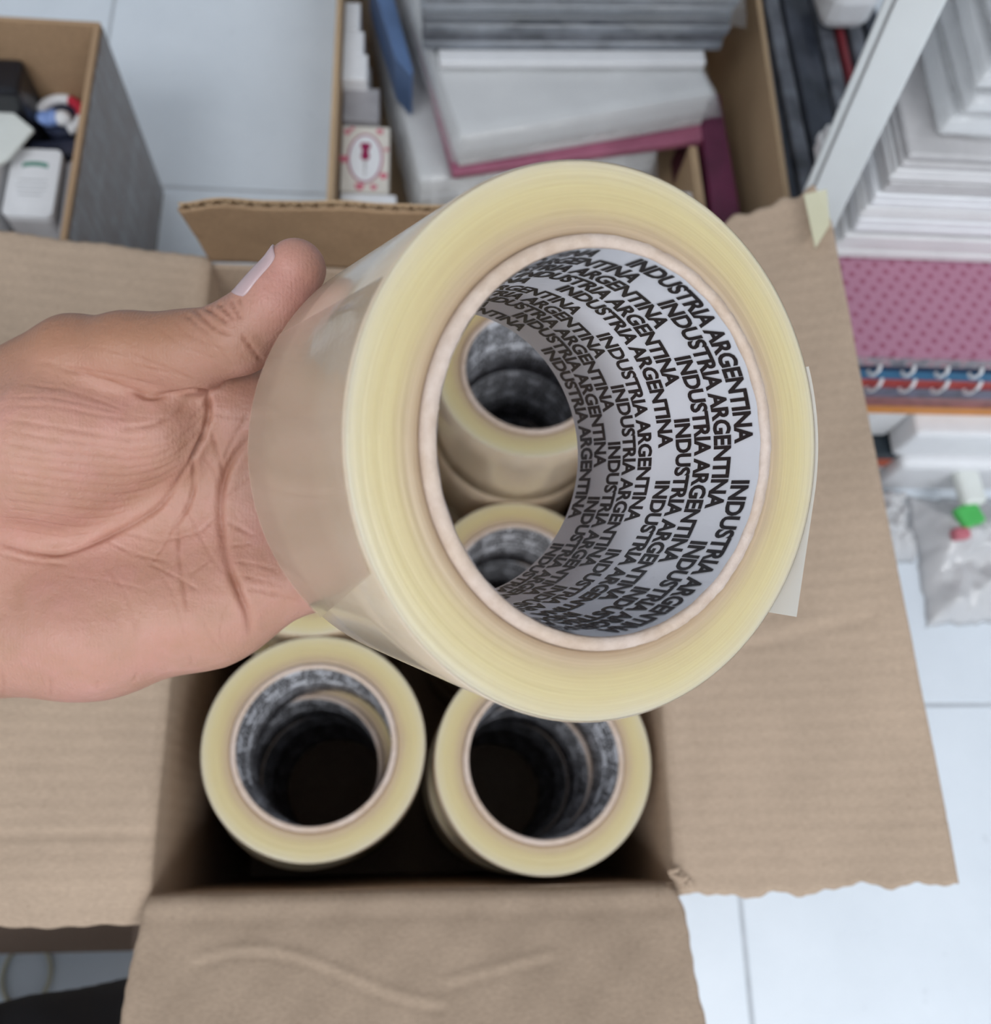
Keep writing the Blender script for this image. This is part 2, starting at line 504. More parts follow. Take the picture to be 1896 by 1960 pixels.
cpart('wall', box_me('wall', BX0, BX1, BY0 - TH, BY0, 0.0035, BZ - 0.004), M['kraft_x'])
cpart('wall', box_me('wall', BX0, BX1, BY1, BY1 + TH, 0.0035, BZ - 0.004), M['kraft_x'])

def gauss(x, s): return math.exp(-(x / s) ** 2)
FW = 0.124
def flap_dir(ang): return math.cos(math.radians(ang)), math.sin(math.radians(ang))
# each flap's panel runs u along the hinge, v outwards; v=0 at the hinge. The surface first rolls over the score line.
def hinge_roll(v): return -0.0022 * gauss(v, 0.022) - 0.0005 * gauss(v - 0.10, 0.03)
# right
c, s = flap_dir(12)
rx = BX1 - 0.0006
def rdisp(u, v):
    d = hinge_roll(v) + 0.0009 * wave(u * 3, v * 2, 1.0)
    d -= 0.0010 * gauss((u - 0.30 - 0.05 * v), 0.006) * (0.3 if v < 0.35 else 1) * (v < 0.9)
    d += 0.0013 * gauss((u - 0.315 - 0.05 * v), 0.015) * gauss(v - 0.5, 0.2)
    for q in range(9):
        d -= 0.0004 * gauss(u - 0.08 - 0.105 * q - 0.01 * math.sin(q * 5), 0.003) * max(0, v - 0.45 - 0.2 * math.sin(q * 3.3)) * 2
    d += 0.004 * max(0, u - 0.9) * 10 * v * 0.4
    return d
def redge(u, v):
    x = v * 17
    near_ = -0.012 + 0.006 * math.sin(x) * math.sin(x * 0.37 + 1) + 0.0025 * math.sin(x * 2.3) + 0.0012 * math.sin(x * 5.7) + 0.016 * v
    far_ = -0.012 + 0.012 * v + 0.006 * math.sin(v * 19) * math.sin(v * 7 + 1) + 0.003 * math.sin(v * 47)
    du = near_ * max(0, 1 - u / 0.03) + far_ * max(0, (u - 0.93) / 0.07)
    dv = -0.05 * max(0, (u - 0.93) / 0.07) * max(0, (v - 0.5) / 0.5) + 0.003 * math.sin(u * 9) * v
    return du, dv
fl = cpart('flap', panel_me('flap', (rx, BY0 - 0.003, BZ + 0.001), (rx, BY1 + 0.015, BZ + 0.001), (rx + 0.102, BY1 + 0.030, BZ + 0.056), (rx + 0.131 * c, BY0 - 0.003, BZ + 0.131 * s), -0.0032, 150, 60, lambda u, v: -rdisp(u, v), redge), M['kraft_y'], carton, True)
# left
c, s = flap_dir(10)
lx = BX0 + 0.0006
def ldisp(u, v):
    d = hinge_roll(v) + 0.0008 * wave(u * 3 + 2, v * 2, 4.0)
    d -= 0.0009 * gauss(u - 0.088, 0.004)
    d += 0.0006 * gauss(u - 0.024, 0.006)
    d -= 0.004 * gauss(u, 0.025)
    return d
def ledge(u, v):
    du = 0
    if u < 0.02: du = -0.030 + 0.002 * math.sin(v * 13) + 0.001 * math.sin(v * 51) + 0.012 * v
    if u > 0.98: du = 0.01 + 0.001 * math.sin(v * 17) + 0.0008 * math.sin(v * 83)
    return du, 0
cpart('flap', panel_me('flap', (lx, BY0 - 0.003, BZ + 0.001), (lx, BY1, BZ + 0.001), (lx - FW * c, BY1, BZ + FW * s), (lx - FW * c, BY0 - 0.003, BZ + FW * s), 0.0032, 150, 60, ldisp, ledge), M['kraft_y'], carton, True)
# front
c, s = flap_dir(27)
fy = BY0 + 0.0006
def fdisp(u, v):
    d = hinge_roll(v) + 0.0009 * wave(u * 3 + 5, v * 2, 2.0)
    cr = 0.33 - 0.10 * math.cos((u - 0.20) * 9) * (1 if u < 0.55 else 0.4) if u < 0.55 else 0.36 - 0.65 * (u - 0.55) * 0.7
    if 0.1 < u < 0.75:
        d -= 0.0008 * gauss(v - cr, 0.010); d += 0.0008 * gauss(v - cr + 0.02, 0.018)
    return d
def fedge(u, v):
    du = 0
    if u < 0.02: du = 0.0015 * math.sin(v * 17) + 0.0007 * math.sin(v * 90) + (0.006 * gauss(v, 0.04))
    if u > 0.98: du = 0.002 * math.sin(v * 13) + 0.001 * math.sin(v * 70) - (0.015 * gauss(v, 0.06))
    return du, 0
cpart('flap', panel_me('flap', (BX0 - 0.001, fy, BZ + 0.001), (BX1 + 0.001, fy, BZ + 0.001), (BX1 + 0.001, fy - FW * c, BZ + FW * s), (BX0 - 0.001, fy - FW * c, BZ + FW * s), -0.0032, 120, 60, lambda u, v: -fdisp(u, v), fedge), M['kraft_x'], carton, True)
# back: stands up and leans in; two liners with the wavy medium showing at its top edge
c, s = flap_dir(104)
by = BY1 + 0.0005
BL_ = 0.083
def bdisp(u, v): return 0.0008 * wave(u * 3 + 1, v, 6.0) + 0.0015 * gauss(u, 0.06) * v
def bedge(u, v): return 0, (0.012 * math.sin(u * 25) * 0.4 - 0.05 * gauss(u, 0.05)) * (1 if v > 0.5 else 0)
b0, b1 = Vector((BX0, by, BZ)), Vector((BX1, by, BZ))
dv_ = Vector((0, c, s)) * BL_
nb = (b1 - b0).cross(dv_).normalized()            # towards the camera side
bf = cpart('flap', panel_me('flap', b0, b1, b1 + dv_, b0 + dv_, 0.00045, 80, 20, bdisp, bedge), M['kraft_brown'], carton, True)  # darker board than the other flaps: its shade is put into the colour
cpart('flap_outer_liner', panel_me('flap_outer_liner', b0 - nb * 0.0036, b1 - nb * 0.0036, b1 + dv_ - nb * 0.0036, b0 + dv_ - nb * 0.0036, 0.00045, 80, 20, bdisp, bedge), M['kraft_edge'], carton, True)
fv = []; ff = []
nw = 31 * 10
for i in range(nw + 1):
    u = i / nw
    off = 0.0018 - 0.0013 * math.cos(u * 31 * 2 * math.pi) + 0.0003 * math.sin(i * 1.7)
    for v in (0.75, 1.0):
        uu, ee = u, bedge(u, v)[1]
        p = b0 + (b1 - b0) * uu + dv_ * (v + ee) + nb * (bdisp(u, v) - 0.0003 - off)
        fv.append(p); fv.append(p - nb * 0.0004)
for i in range(nw):
    q = i * 4
    ff += [(q, q + 4, q + 6, q + 2), (q + 1, q + 3, q + 7, q + 5), (q + 2, q + 6, q + 7, q + 3)]
cpart('corrugated_medium', mesh('corrugated_medium', fv, ff), M['kraft_edge'])
M['yellow_film'] = mat_film('yellowed_tape', (0.80, 0.77, 0.56), 0.75, 0.3, 0.1)
q = [at(1538, 372, 0.357), at(1582, 362, 0.357), at(1588, 430, 0.357), at(1560, 475, 0.357)]
o = cpart('tape_scrap', prism_me('tape_scrap', [(p.x, p.y) for p in q], 0.3565, 0.3570), M['yellow_film']); tag(o, 'scrap of yellowed clear tape on the flap corner')
# torn tuft of paper at the front right corner
tb = bmesh.new()
for k in range(7):
    p = Vector((BX1 - 0.002 + 0.0013 * k, BY0 + 0.002 - 0.001 * k, BZ + 0.001))
    q = [p, p + Vector((0.003, 0.001, 0.001)), p + Vector((0.001 + rnd.uniform(-.002, .002), 0.004 + rnd.uniform(-.003, .003), 0.003 + rnd.uniform(0, .003))), p + Vector((-0.002, 0.003, 0.002))]
    f = tb.faces.new([tb.verts.new(x) for x in q])
    r = bmesh.ops.extrude_face_region(tb, geom=[f])
    for v in r['geom']:
        if isinstance(v, bmesh.types.BMVert): v.co += Vector((0.0002, 0.0003, 0.0004))
cpart('torn_paper_tuft', from_bm('torn_paper_tuft', tb), M['kraft'])

# ------------------------------------------------------------------ the hand (one skin surface) and the rest of the person
def PX(u, v, Z):
    """lens-frame millimetres of a joint seen at (u, v), Z metres away"""
    return np.array([(u - 948) / FPX * Z, (v - 980) / FPX * Z, Z]) * 1000.0

PALM = [  # (a, b, ra, rb)
    (PX(-60, 900, .272), PX(500, 822, .268), 16, 12.5),
    (PX(300, 780, .262), PX(490, 775, .266), 11, 11.0),
    (PX(-60, 985, .273), PX(530, 930, .272), 16, 11.0),
    (PX(-60, 1075, .272), PX(545, 1030, .272), 16, 10.8),
    (PX(-60, 1212, .268), PX(190, 1205, .266), 19.5, 17.0),
    (PX(190, 1205, .266), PX(400, 1165, .268), 17.0, 14.0),
    (PX(400, 1165, .268), PX(570, 1108, .268), 14.0, 10.2),
    (PX(-60, 1060, .275), PX(-420, 1075, .290), 26, 25),
    (PX(-60, 960, .275), PX(-420, 985, .290), 24, 24),
]
THENAR = [
    (PX(-60, 880, .266), PX(120, 850, .259), 24, 22.5),
    (PX(120, 850, .259), PX(296, 826, .2555), 22.5, 13.2),
]
THUMB = [
    (PX(-60, 845, .270), PX(150, 697, .256), 20, 13.0),
    (PX(150, 697, .256), PX(240, 680, .252), 13.0, 11.2),
    (PX(240, 680, .252), PX(360, 672, .2475), 11.2, 10.2),
    (PX(360, 672, .2475), PX(452, 646, .243), 10.2, 9.4),
    (PX(452, 646, .243), PX(530, 576, .2395), 9.2, 8.7),
    (PX(530, 576, .2395), PX(566, 514, .2375), 8.7, 7.5),
]
FINGERS = [
    [PX(500, 822, .268), PX(752, 805, .2545), PX(716, 835, .281), PX(620, 850, .290)],
    [PX(530, 930, .272), PX(765, 915, .2545), PX(735, 930, .284), PX(630, 940, .292)],
    [PX(545, 1030, .272), PX(760, 1010, .2545), PX(725, 1020, .282), PX(630, 1030, .291)],
    [PX(570, 1108, .268), PX(735, 1095, .2545), PX(705, 1100, .277), PX(630, 1105, .285)],
]
FR = [(10.5, 9.2, 8.2, 7.2), (10.5, 9.3, 8.4, 7.4), (10.3, 9.0, 8.0, 7.0), (9.6, 8.2, 7.2, 6.3)]

def cone(P, a, b, ra, rb):
    ab = (b - a).astype(np.float32); L2 = float(ab @ ab)
    d = P - a.astype(np.float32)
    t = np.clip((d @ ab) / L2, 0, 1)
    d = d - t[..., None] * ab
    return np.sqrt((d * d).sum(-1)) - (ra + (rb - ra) * t)
def smin(a, b, k):
    h = np.clip(0.5 + 0.5 * (b - a) / k, 0, 1)
    return b * (1 - h) + a * h - k * h * (1 - h)
def sdf(P):
    P = P.astype(np.float32)
    d = None
    for q in PALM:
        e = cone(P, *q); d = e if d is None else smin(d, e, 13.0)
    h = None
    for q in THENAR:
        e = cone(P, *q); h = e if h is None else smin(h, e, 4.0)
    t = None
    for q in THUMB:
        e = cone(P, *q); t = e if t is None else smin(t, e, 3.0)
    d = smin(d, h, 5.0)
    d = smin(d, t, 4.5)
    for js, rs in zip(FINGERS, FR):
        f = None
        for k in range(3):
            e = cone(P, js[k], js[k + 1], rs[k], rs[k + 1]); f = e if f is None else smin(f, e, 2.0)
        d = smin(d, f, 3.0)
    return d

def surface_nets(vol, org, h):
    nx, ny, nz = vol.shape
    sg = vol < 0
    C = [(i, j, k) for i in (0, 1) for j in (0, 1) for k in (0, 1)]
    cnt = np.zeros((nx - 1, ny - 1, nz - 1), np.int8)
    for i, j, k in C: cnt += sg[i:nx - 1 + i, j:ny - 1 + j, k:nz - 1 + k]
    act = (cnt > 0) & (cnt < 8)
    idx = np.argwhere(act)
    pos = np.zeros((len(idx), 3)); num = np.zeros(len(idx))
    cv = {c: vol[idx[:, 0] + c[0], idx[:, 1] + c[1], idx[:, 2] + c[2]] for c in C}
    for a in C:
        for ax in range(3):
            if a[ax] == 1: continue
            b = list(a); b[ax] = 1; b = tuple(b)
            va, vb = cv[a], cv[b]; m = (va < 0) != (vb < 0)
            t = np.where(m, va / np.where(m, va - vb, 1), 0)
            p = np.tile(np.array(a, float), (len(idx), 1)); p[:, ax] += t
            pos += p * m[:, None]; num += m
    pos = (idx + pos / num[:, None]) * h + org
    vid = -np.ones(act.shape, np.int64); vid[act] = np.arange(len(idx))
    quads = []
    for ax in range(3):
        o1, o2 = (ax + 1) % 3, (ax + 2) % 3
        sl0 = [slice(None)] * 3; sl1 = [slice(None)] * 3
        sl0[ax] = slice(0, -1); sl1[ax] = slice(1, None)
        A, B = sg[tuple(sl0)], sg[tuple(sl1)]
        e = np.argwhere(A != B)
        ok = (e[:, o1] > 0) & (e[:, o2] > 0) & (e[:, o1] < act.shape[o1]) & (e[:, o2] < act.shape[o2])
        e = e[ok]
        def g(d1, d2):
            q = e.copy(); q[:, o1] -= d1; q[:, o2] -= d2
            return vid[q[:, 0], q[:, 1], q[:, 2]]
        f = np.stack([g(1, 1), g(0, 1), g(0, 0), g(1, 0)], 1)
        fl = A[e[:, 0], e[:, 1], e[:, 2]]
        f[~fl] = f[~fl][:, ::-1]
        quads.append(f)
    return pos, np.concatenate(quads)

hs = 0.46
lo = np.array([-205, -85, 222.0]); hi = np.array([-18, 72, 318.0])
nn = np.ceil((hi - lo) / hs).astype(int)
BS = 5
nb3 = np.ceil(nn / BS).astype(int); nn = nb3 * BS
cc = np.stack(np.meshgrid(*[lo[k] + hs * (BS * np.arange(nb3[k]) + (BS - 1) / 2) for k in range(3)], indexing='ij'), -1)
cd = sdf(cc)
vol = np.repeat(np.repeat(np.repeat(cd, BS, 0), BS, 1), BS, 2)
near = np.argwhere(np.abs(cd) < 0.5 * BS * hs * 1.74 + 1.2)
off = np.stack(np.meshgrid(*[np.arange(BS)] * 3, indexing='ij'), -1).reshape(-1, 3)
for k0 in range(0, len(near), 3000):
    I = (near[k0:k0 + 3000, None, :] * BS + off[None]).reshape(-1, 3)
    vol[I[:, 0], I[:, 1], I[:, 2]] = sdf(lo + hs * I)
vol[0] = np.maximum(vol[0], 0.3)                    # closes the forearm at its cut end
HV, HQ = surface_nets(vol, lo, hs)
del vol

def trace(uv):
    """first hit on the skin along sight lines"""
    uv = np.asarray(uv, float)
    d = np.c_[(uv[:, 0] - 948) / FPX, (uv[:, 1] - 980) / FPX, np.ones(len(uv))]; d /= np.linalg.norm(d, axis=1)[:, None]
    t = np.full(len(uv), 205.0)
    for _ in range(90):
        e = sdf(d * t[:, None]); t = t + np.clip(e, -1, 8) * 0.8
        t = np.minimum(t, 300)
    return d * t[:, None]

def grad(P):
    g = np.zeros(P.shape)
    for k in range(3):
        e = np.zeros(3); e[k] = 0.4
        g[:, k] = sdf(P + e) - sdf(P - e)
    return g / np.maximum(np.linalg.norm(g, axis=1), 1e-9)[:, None]
HN = grad(HV)

# skin folds as seen on the palm side: (points, depth mm, half width mm, redness and painted crease shade)
FOLDS = [
    ([(245, 745), (290, 762), (330, 752), (375, 742), (410, 750)], 1.27, 0.73, 0.80),
    ([(110, 705), (160, 715), (205, 728), (250, 745)], 0.42, 0.53, 0.50),
    ([(398, 752), (400, 790), (392, 830), (372, 868), (362, 885)], 1.87, 0.73, 0.90),
    ([(362, 885), (330, 940), (300, 975), (250, 1005), (200, 1030), (150, 1052), (110, 1062), (60, 1056), (0, 1040)], 1.10, 0.79, 0.80),
    ([(368, 870), (372, 905), (370, 945), (352, 985), (330, 1010)], 0.85, 0.59, 0.70),
    ([(340, 1000), (342, 1060), (350, 1120), (358, 1170)], 0.51, 0.53, 0.60),
    ([(478, 838), (450, 870), (430, 905), (422, 945), (420, 985), (427, 1040), (440, 1090), (460, 1140), (475, 1175), (478, 1205)], 1.5, 1.0, 1.),
    ([(405, 825), (415, 865), (428, 905)], 0.59, 0.53, 0.70),
    ([(475, 790), (440, 850), (425, 890)], 0.34, 0.53, 0.50),
    ([(425, 985), (400, 1000), (385, 1020)], 0.34, 0.46, 0.40),
    ([(430, 995), (455, 1010), (485, 1025)], 0.42, 0.53, 0.50),
    ([(330, 1010), (310, 1050), (288, 1080)], 0.34, 0.46, 0.40),
    ([(280, 1075), (330, 1100), (380, 1130)], 0.30, 0.46, 0.30),
    ([(205, 1035), (255, 1060), (320, 1075)], 0.30, 0.46, 0.30),
    ([(470, 1125), (520, 1135), (575, 1150)], 0.38, 0.53, 0.40),
    ([(440, 1045), (480, 1040)], 0.26, 0.46, 0.30),
    # thumb knuckle
    ([(372, 592), (388, 608), (405, 628), (440, 640)], 0.68, 0.53, 0.70),
    ([(394, 588), (412, 602), (436, 618)], 0.77, 0.53, 0.70),
    ([(418, 580), (432, 596), (448, 612)], 0.68, 0.53, 0.70),
    ([(440, 574), (452, 592), (462, 612)], 0.51, 0.46, 0.60),
    ([(455, 570), (462, 585)], 0.42, 0.46, 0.60),
    ([(462, 640), (480, 665), (500, 690)], 0.59, 0.59, 0.80),
    ([(355, 600), (375, 622), (400, 640)], 0.42, 0.46, 0.40),
    # thenar wrinkles fanning along the mound
    ([(40, 735), (120, 745), (200, 770), (250, 790)], 0.18, 0.53, 0.30),
    ([(10, 775), (100, 778), (190, 795), (270, 805), (330, 800)], 0.20, 0.53, 0.30),
    ([(230, 820), (290, 815), (340, 790), (360, 770)], 0.46, 0.66, 0.50),
    ([(0, 800), (90, 815), (180, 830), (260, 845), (320, 838), (360, 810)], 0.26, 0.59, 0.30),
    ([(0, 845), (80, 860), (170, 872), (250, 882), (310, 870), (355, 845)], 0.26, 0.59, 0.30),
    ([(0, 885), (80, 897), (160, 908), (240, 915), (300, 900), (345, 875)], 0.28, 0.59, 0.30),
    ([(0, 920), (80, 930), (160, 942), (230, 948), (290, 935), (330, 910)], 0.26, 0.59, 0.30),
    ([(0, 955), (80, 965), (160, 975), (220, 975), (270, 960)], 0.23, 0.59, 0.30),
    ([(0, 990), (80, 1000), (150, 1008), (210, 1000)], 0.20, 0.59, 0.30),
    ([(260, 700), (320, 712), (370, 725)], 0.30, 0.53, 0.30),
    ([(210, 660), (280, 690), (350, 715)], 0.26, 0.53, 0.20),
    ([(0, 1060), (60, 1075), (130, 1080)], 0.34, 0.59, 0.30),
    ([(95, 1330), (97, 1315), (93, 1295)], .25, .45, .3),
    ([(5, 1335), (8, 1305), (3, 1275)], .25, .45, .3),
    ([(185, 1318), (188, 1300)], .25, .45, .3),
    ([(258, 1302), (262, 1285)], .25, .45, .3),
    ([(365, 1275), (362, 1255)], .25, .45, .3),
    ([(260, 1180), (268, 1215)], 0.26, 0.53, 0.20),
    ([(385, 1180), (400, 1215), (420, 1240)], 0.26, 0.53, 0.20),
    # finer lines
    ([(60, 690), (120, 700), (190, 712), (240, 722), (300, 738)], 0.19, .45, .35),
    ([(150, 660), (220, 672), (300, 700), (360, 722)], 0.15, .4, .25),
    ([(300, 625), (330, 650), (370, 672), (420, 690)], 0.15, .4, .2),
    ([(330, 610), (355, 640), (395, 660), (430, 668)], 0.19, .4, .3),
    ([(385, 640), (420, 668), (450, 700)], 0.15, .4, .25),
    ([(0, 760), (90, 760), (180, 778), (260, 797), (320, 800)], 0.17, .4, .3),
    ([(0, 822), (90, 838), (180, 852), (260, 865), (330, 850), (365, 822)], 0.19, .4, .3),
    ([(0, 865), (80, 880), (170, 891), (245, 899), (305, 885), (350, 860)], 0.19, .4, .3),
    ([(0, 903), (80, 914), (160, 926), (235, 932), (295, 918), (340, 892)], 0.19, .4, .3),
    ([(0, 938), (80, 948), (160, 958), (225, 962), (280, 948)], 0.17, .4, .3),
    ([(0, 972), (80, 982), (155, 992), (215, 988), (265, 970)], 0.17, .4, .25),
    ([(0, 1010), (70, 1022), (130, 1028), (185, 1018)], 0.17, .4, .25),
    ([(365, 800), (385, 790), (392, 770)], 0.30, .5, .4),
    ([(350, 830), (375, 815), (388, 795)], 0.26, .5, .4),
    ([(335, 870), (362, 848), (380, 825)], 0.26, .5, .4),
    ([(385, 870), (410, 900), (420, 940)], 0.22, .45, .4),
    ([(350, 960), (375, 1010), (400, 1060), (425, 1095)], 0.22, .45, .35),
    ([(425, 1040), (400, 1075), (360, 1100)], 0.19, .45, .3),
    ([(430, 950), (460, 930), (482, 915)], 0.22, .45, .35),
    ([(240, 1020), (300, 1035), (345, 1030), (400, 1010)], 0.19, .45, .3),
    ([(300, 1090), (330, 1130), (345, 1180), (355, 1230)], 0.15, .45, .2),
    ([(200, 1080), (240, 1130), (255, 1180), (262, 1230)], 0.15, .45, .2),
    ([(440, 1150), (420, 1190), (425, 1230)], 0.15, .45, .2),
    ([(120, 1100), (200, 1110), (280, 1130)], 0.15, .45, .15),
    ([(450, 1075), (490, 1080), (530, 1092)], 0.22, .45, .3),
    ([(455, 1100), (500, 1110), (545, 1122)], 0.19, .45, .25),
    ([(405, 790), (430, 800), (470, 800)], 0.22, .45, .4),
]
front = np.where(HN[:, 2] < 0.35)[0]
disp = np.zeros(len(HV)); red = np.zeros(len(HV))
lines = []
for pts, dep, wid, rd in FOLDS:
    pts = np.array(pts, float)
    fine = [pts[0]]
    for a, b in zip(pts[:-1], pts[1:]):
        n = max(2, int(np.hypot(*(b - a)) / 8))
        fine += [a + (b - a) * k / n for k in range(1, n + 1)]
    fine = np.array(fine)
    sm = fine.copy()
    for _ in range(4): sm[1:-1] = (sm[:-2] + 2 * sm[1:-1] + sm[2:]) / 4
    lines.append(sm)
allq = trace(np.concatenate(lines)); q0 = 0
for (pts, dep, wid, rd), sm in zip(FOLDS, lines):
    Q3 = allq[q0:q0 + len(sm)]; q0 += len(sm)
    good = Q3[:, 2] < 296
    Q3 = Q3[good]
    if len(Q3) < 2: continue
    lo3 = Q3.min(0) - 5; hi3 = Q3.max(0) + 5
    cand = front[np.all((HV[front] > lo3) & (HV[front] < hi3), axis=1)]
    if not len(cand): continue
    best = np.full(len(cand), 1e9); par = np.zeros(len(cand))
    for k in range(len(Q3) - 1):
        a, ab = Q3[k], Q3[k + 1] - Q3[k]
        if np.linalg.norm(ab) > 8: continue
        d = HV[cand] - a; t = np.clip(d @ ab / max(ab @ ab, 1e-9), 0, 1)
        e = np.linalg.norm(d - t[:, None] * ab, axis=1)
        m = e < best; best[m] = e[m]; par[m] = (k + t[m]) / (len(Q3) - 1)
    fade = np.clip(np.minimum(par, 1 - par) * 6 + 0.25, 0, 1)
    fade = fade * (0.72 + 0.28 * np.sin(par * 17 + q0) * np.sin(par * 7.3 + q0 * 1.7))
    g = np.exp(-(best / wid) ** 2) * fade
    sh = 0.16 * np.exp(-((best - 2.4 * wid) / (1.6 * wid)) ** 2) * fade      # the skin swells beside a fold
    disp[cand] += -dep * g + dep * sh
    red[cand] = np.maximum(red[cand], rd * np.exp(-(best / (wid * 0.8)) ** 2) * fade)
# soft unevenness of flesh
ph = HV / 1000
soft = 0.35 * np.sin(ph[:, 0] * 190 + 1.2 * np.sin(ph[:, 1] * 120)) * np.sin(ph[:, 1] * 170 + ph[:, 2] * 90)
HV2 = HV + HN * (np.clip(disp, -2.6, 1.0) + soft)[:, None]
person = empty('person', (-0.10, -0.25, 0.0)); tag(person, 'person in black trousers, left hand gripping the held tape roll', 'person')
PINV = Matrix.Translation((0.10, 0.25, 0.0))
HW = (HV2 / 1000) @ CAMROT.T + np.array([0, 0, HC])
hm = bpy.data.meshes.new('hand')
hm.vertices.add(len(HW)); hm.vertices.foreach_set('co', HW.astype(np.float32).ravel())
hm.loops.add(len(HQ) * 4); hm.loops.foreach_set('vertex_index', HQ.astype(np.int32).ravel())
hm.polygons.add(len(HQ)); hm.polygons.foreach_set('loop_start', np.arange(0, len(HQ) * 4, 4, dtype=np.int32))
hm.polygons.foreach_set('use_smooth', np.ones(len(HQ), bool))
hm.update(calc_edges=True); hm.validate()
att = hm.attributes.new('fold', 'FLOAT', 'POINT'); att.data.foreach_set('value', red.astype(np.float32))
# back of thumb / wrist skin is browner, the palm pinker
warm = np.clip((-(HV[:, 1]) - 28) / 16, 0, 1) * np.clip((-HV[:, 0] - 58) / 25, 0, 1)
att = hm.attributes.new('back', 'FLOAT', 'POINT'); att.data.foreach_set('value', warm.astype(np.float32))
tipd = np.linalg.norm(HV - PX(560, 560, .233), axis=1)
att = hm.attributes.new('tip', 'FLOAT', 'POINT'); att.data.foreach_set('value', np.exp(-(tipd / 9.0) ** 2).astype(np.float32))

def mat_skin():
    t = NT('skin'); v = t.obj()
    A = lambda n: t.n('ShaderNodeAttribute', attribute_name=n).outputs['Fac']
    n1 = t.noise(42, 4, 0.6, vec=v); n2 = t.noise(160, 4, 0.6, vec=v)
    c = t.ramp(n1.outputs[0], [(0.30, (0.450, 0.241, 0.168)), (0.5, (0.504, 0.261, 0.196)), (0.72, (0.540, 0.266, 0.220))])
    c = t.mix(0.30, c, t.ramp(n2.outputs[0], [(0.35, (0.450, 0.257, 0.168)), (0.7, (0.576, 0.315, 0.264))]))
    c = t.mix(A('back'), c, (0.396, 0.199, 0.124))
    c = t.mix(t.math('MULTIPLY', A('tip'), 0.55), c, (0.648, 0.299, 0.256))
    c = t.mix(t.math('MULTIPLY', A('fold'), 0.72), c, (0.30, 0.10, 0.055))  # folds tinted redder, and darker for crease shade painted into the skin
    vo = t.n('ShaderNodeTexVoronoi', feature='DISTANCE_TO_EDGE'); vo.inputs['Scale'].default_value = 650; t.l(t.mapv(v, (1, 1, 1)), vo.inputs['Vector'])
    w = t.n('ShaderNodeTexWave', bands_direction='X'); w.inputs['Scale'].default_value = 330; w.inputs['Distortion'].default_value = 5
    w.inputs['Detail'].default_value = 2; w.inputs['Detail Scale'].default_value = 0.6; t.l(v, w.inputs['Vector'])
    b = t.bump(n1.outputs[0], 0.35, 0.003)
    b = t.bump(n2.outputs[0], 0.35, 0.0014, b)
    b = t.bump(vo.outputs[0], 0.4, 0.0003, b)
    b = t.bump(w.outputs[0], 0.10, 0.0002, b)
    t.set(Base_Color=c, Roughness=0.48, Normal=b, Subsurface_Weight=0.18, Subsurface_Scale=0.003, Subsurface_Radius=(1.0, 0.35, 0.2))
    t.b.inputs['Specular IOR Level'].default_value = 0.4
    return t.m
M['skin'] = mat_skin()
hand = link('hand', hm, M['skin'], person); hand.matrix_parent_inverse = PINV
tag(hand, 'left hand, palm towards the viewer, thumb up')

# thumbnail: a curved plate on the upper left of the thumb tip
A3, B3 = PX(530, 576, .2395), PX(566, 514, .2375)
ax = (B3 - A3) / np.linalg.norm(B3 - A3)
nd = np.array([-0.82, -0.53, -0.30]); nd -= ax * (nd @ ax); nd /= np.linalg.norm(nd)
sd = np.cross(ax, nd)
nu_, nv_ = 14, 16
gp = []
for j in range(nv_ + 1):
    v = j / nv_
    s0 = -2.6 + 12.6 * v
    half = math.radians(44) * (1 - 0.10 * abs(2 * v - 1) ** 6)
    for i in range(nu_ + 1):
        u = 2 * i / nu_ - 1
        cs = s0 + (1.6 * (1 - u * u) if v > 0.9 else 0) - (1.4 * (1 - u * u) if v < 0.1 else 0)
        dr = nd * math.cos(half * u) + sd * math.sin(half * u)
        gp.append((A3 + ax * cs, dr))
base = np.array([g[0] for g in gp]); dirs = np.array([g[1] for g in gp])
tt = np.full(len(gp), 16.0)
for _ in range(60): tt = tt - np.clip(sdf(base + dirs * tt[:, None]), -2, 2) * 0.7
tt = tt.reshape(nv_ + 1, nu_ + 1)
vj = np.linspace(0, 1, nv_ + 1)[:, None]; ui = np.linspace(-1, 1, nu_ + 1)[None, :]
tt = np.maximum(tt, 6.6)                                           # the plate runs on straight over the rounded tip
lift = 0.05 + 0.45 * (1 - np.abs(ui) ** 4) * (0.3 + 0.7 * vj)
outer = base + dirs * (tt + lift).reshape(-1)[:, None]; inner = base + dirs * (tt + lift - 0.6).reshape(-1)[:, None]
nverts = np.concatenate([outer, inner]) / 1000 @ CAMROT.T + np.array([0, 0, HC])
nf = []
K = nu_ + 1; N2 = len(gp)
for j in range(nv_):
    for i in range(nu_):
        q = (j * K + i, j * K + i + 1, (j + 1) * K + i + 1, (j + 1) * K + i)
        nf.append(q); nf.append(tuple(x + N2 for x in q[::-1]))
for i in range(nu_):
    nf.append((i, i + N2, i + 1 + N2, i + 1)); b = nv_ * K; nf.append((b + i, b + i + 1, b + i + 1 + N2, b + i + N2))
for j in range(nv_):
    nf.append((j * K, (j + 1) * K, (j + 1) * K + N2, j * K + N2)); e = nu_; nf.append((j * K + e, j * K + e + N2, (j + 1) * K + e + N2, (j + 1) * K + e))
bmn = bmesh.new(); mm = mesh('thumbnail', nverts, nf); bmn.from_mesh(mm); nail_me = from_bm('thumbnail', bmn)
M['nail'] = plain('fingernail', (0.58, 0.42, 0.43), 0.28, 0.05, 150)
nail = link('thumbnail', nail_me, M['nail'], hand, True); tag(nail, 'pale pink thumbnail')

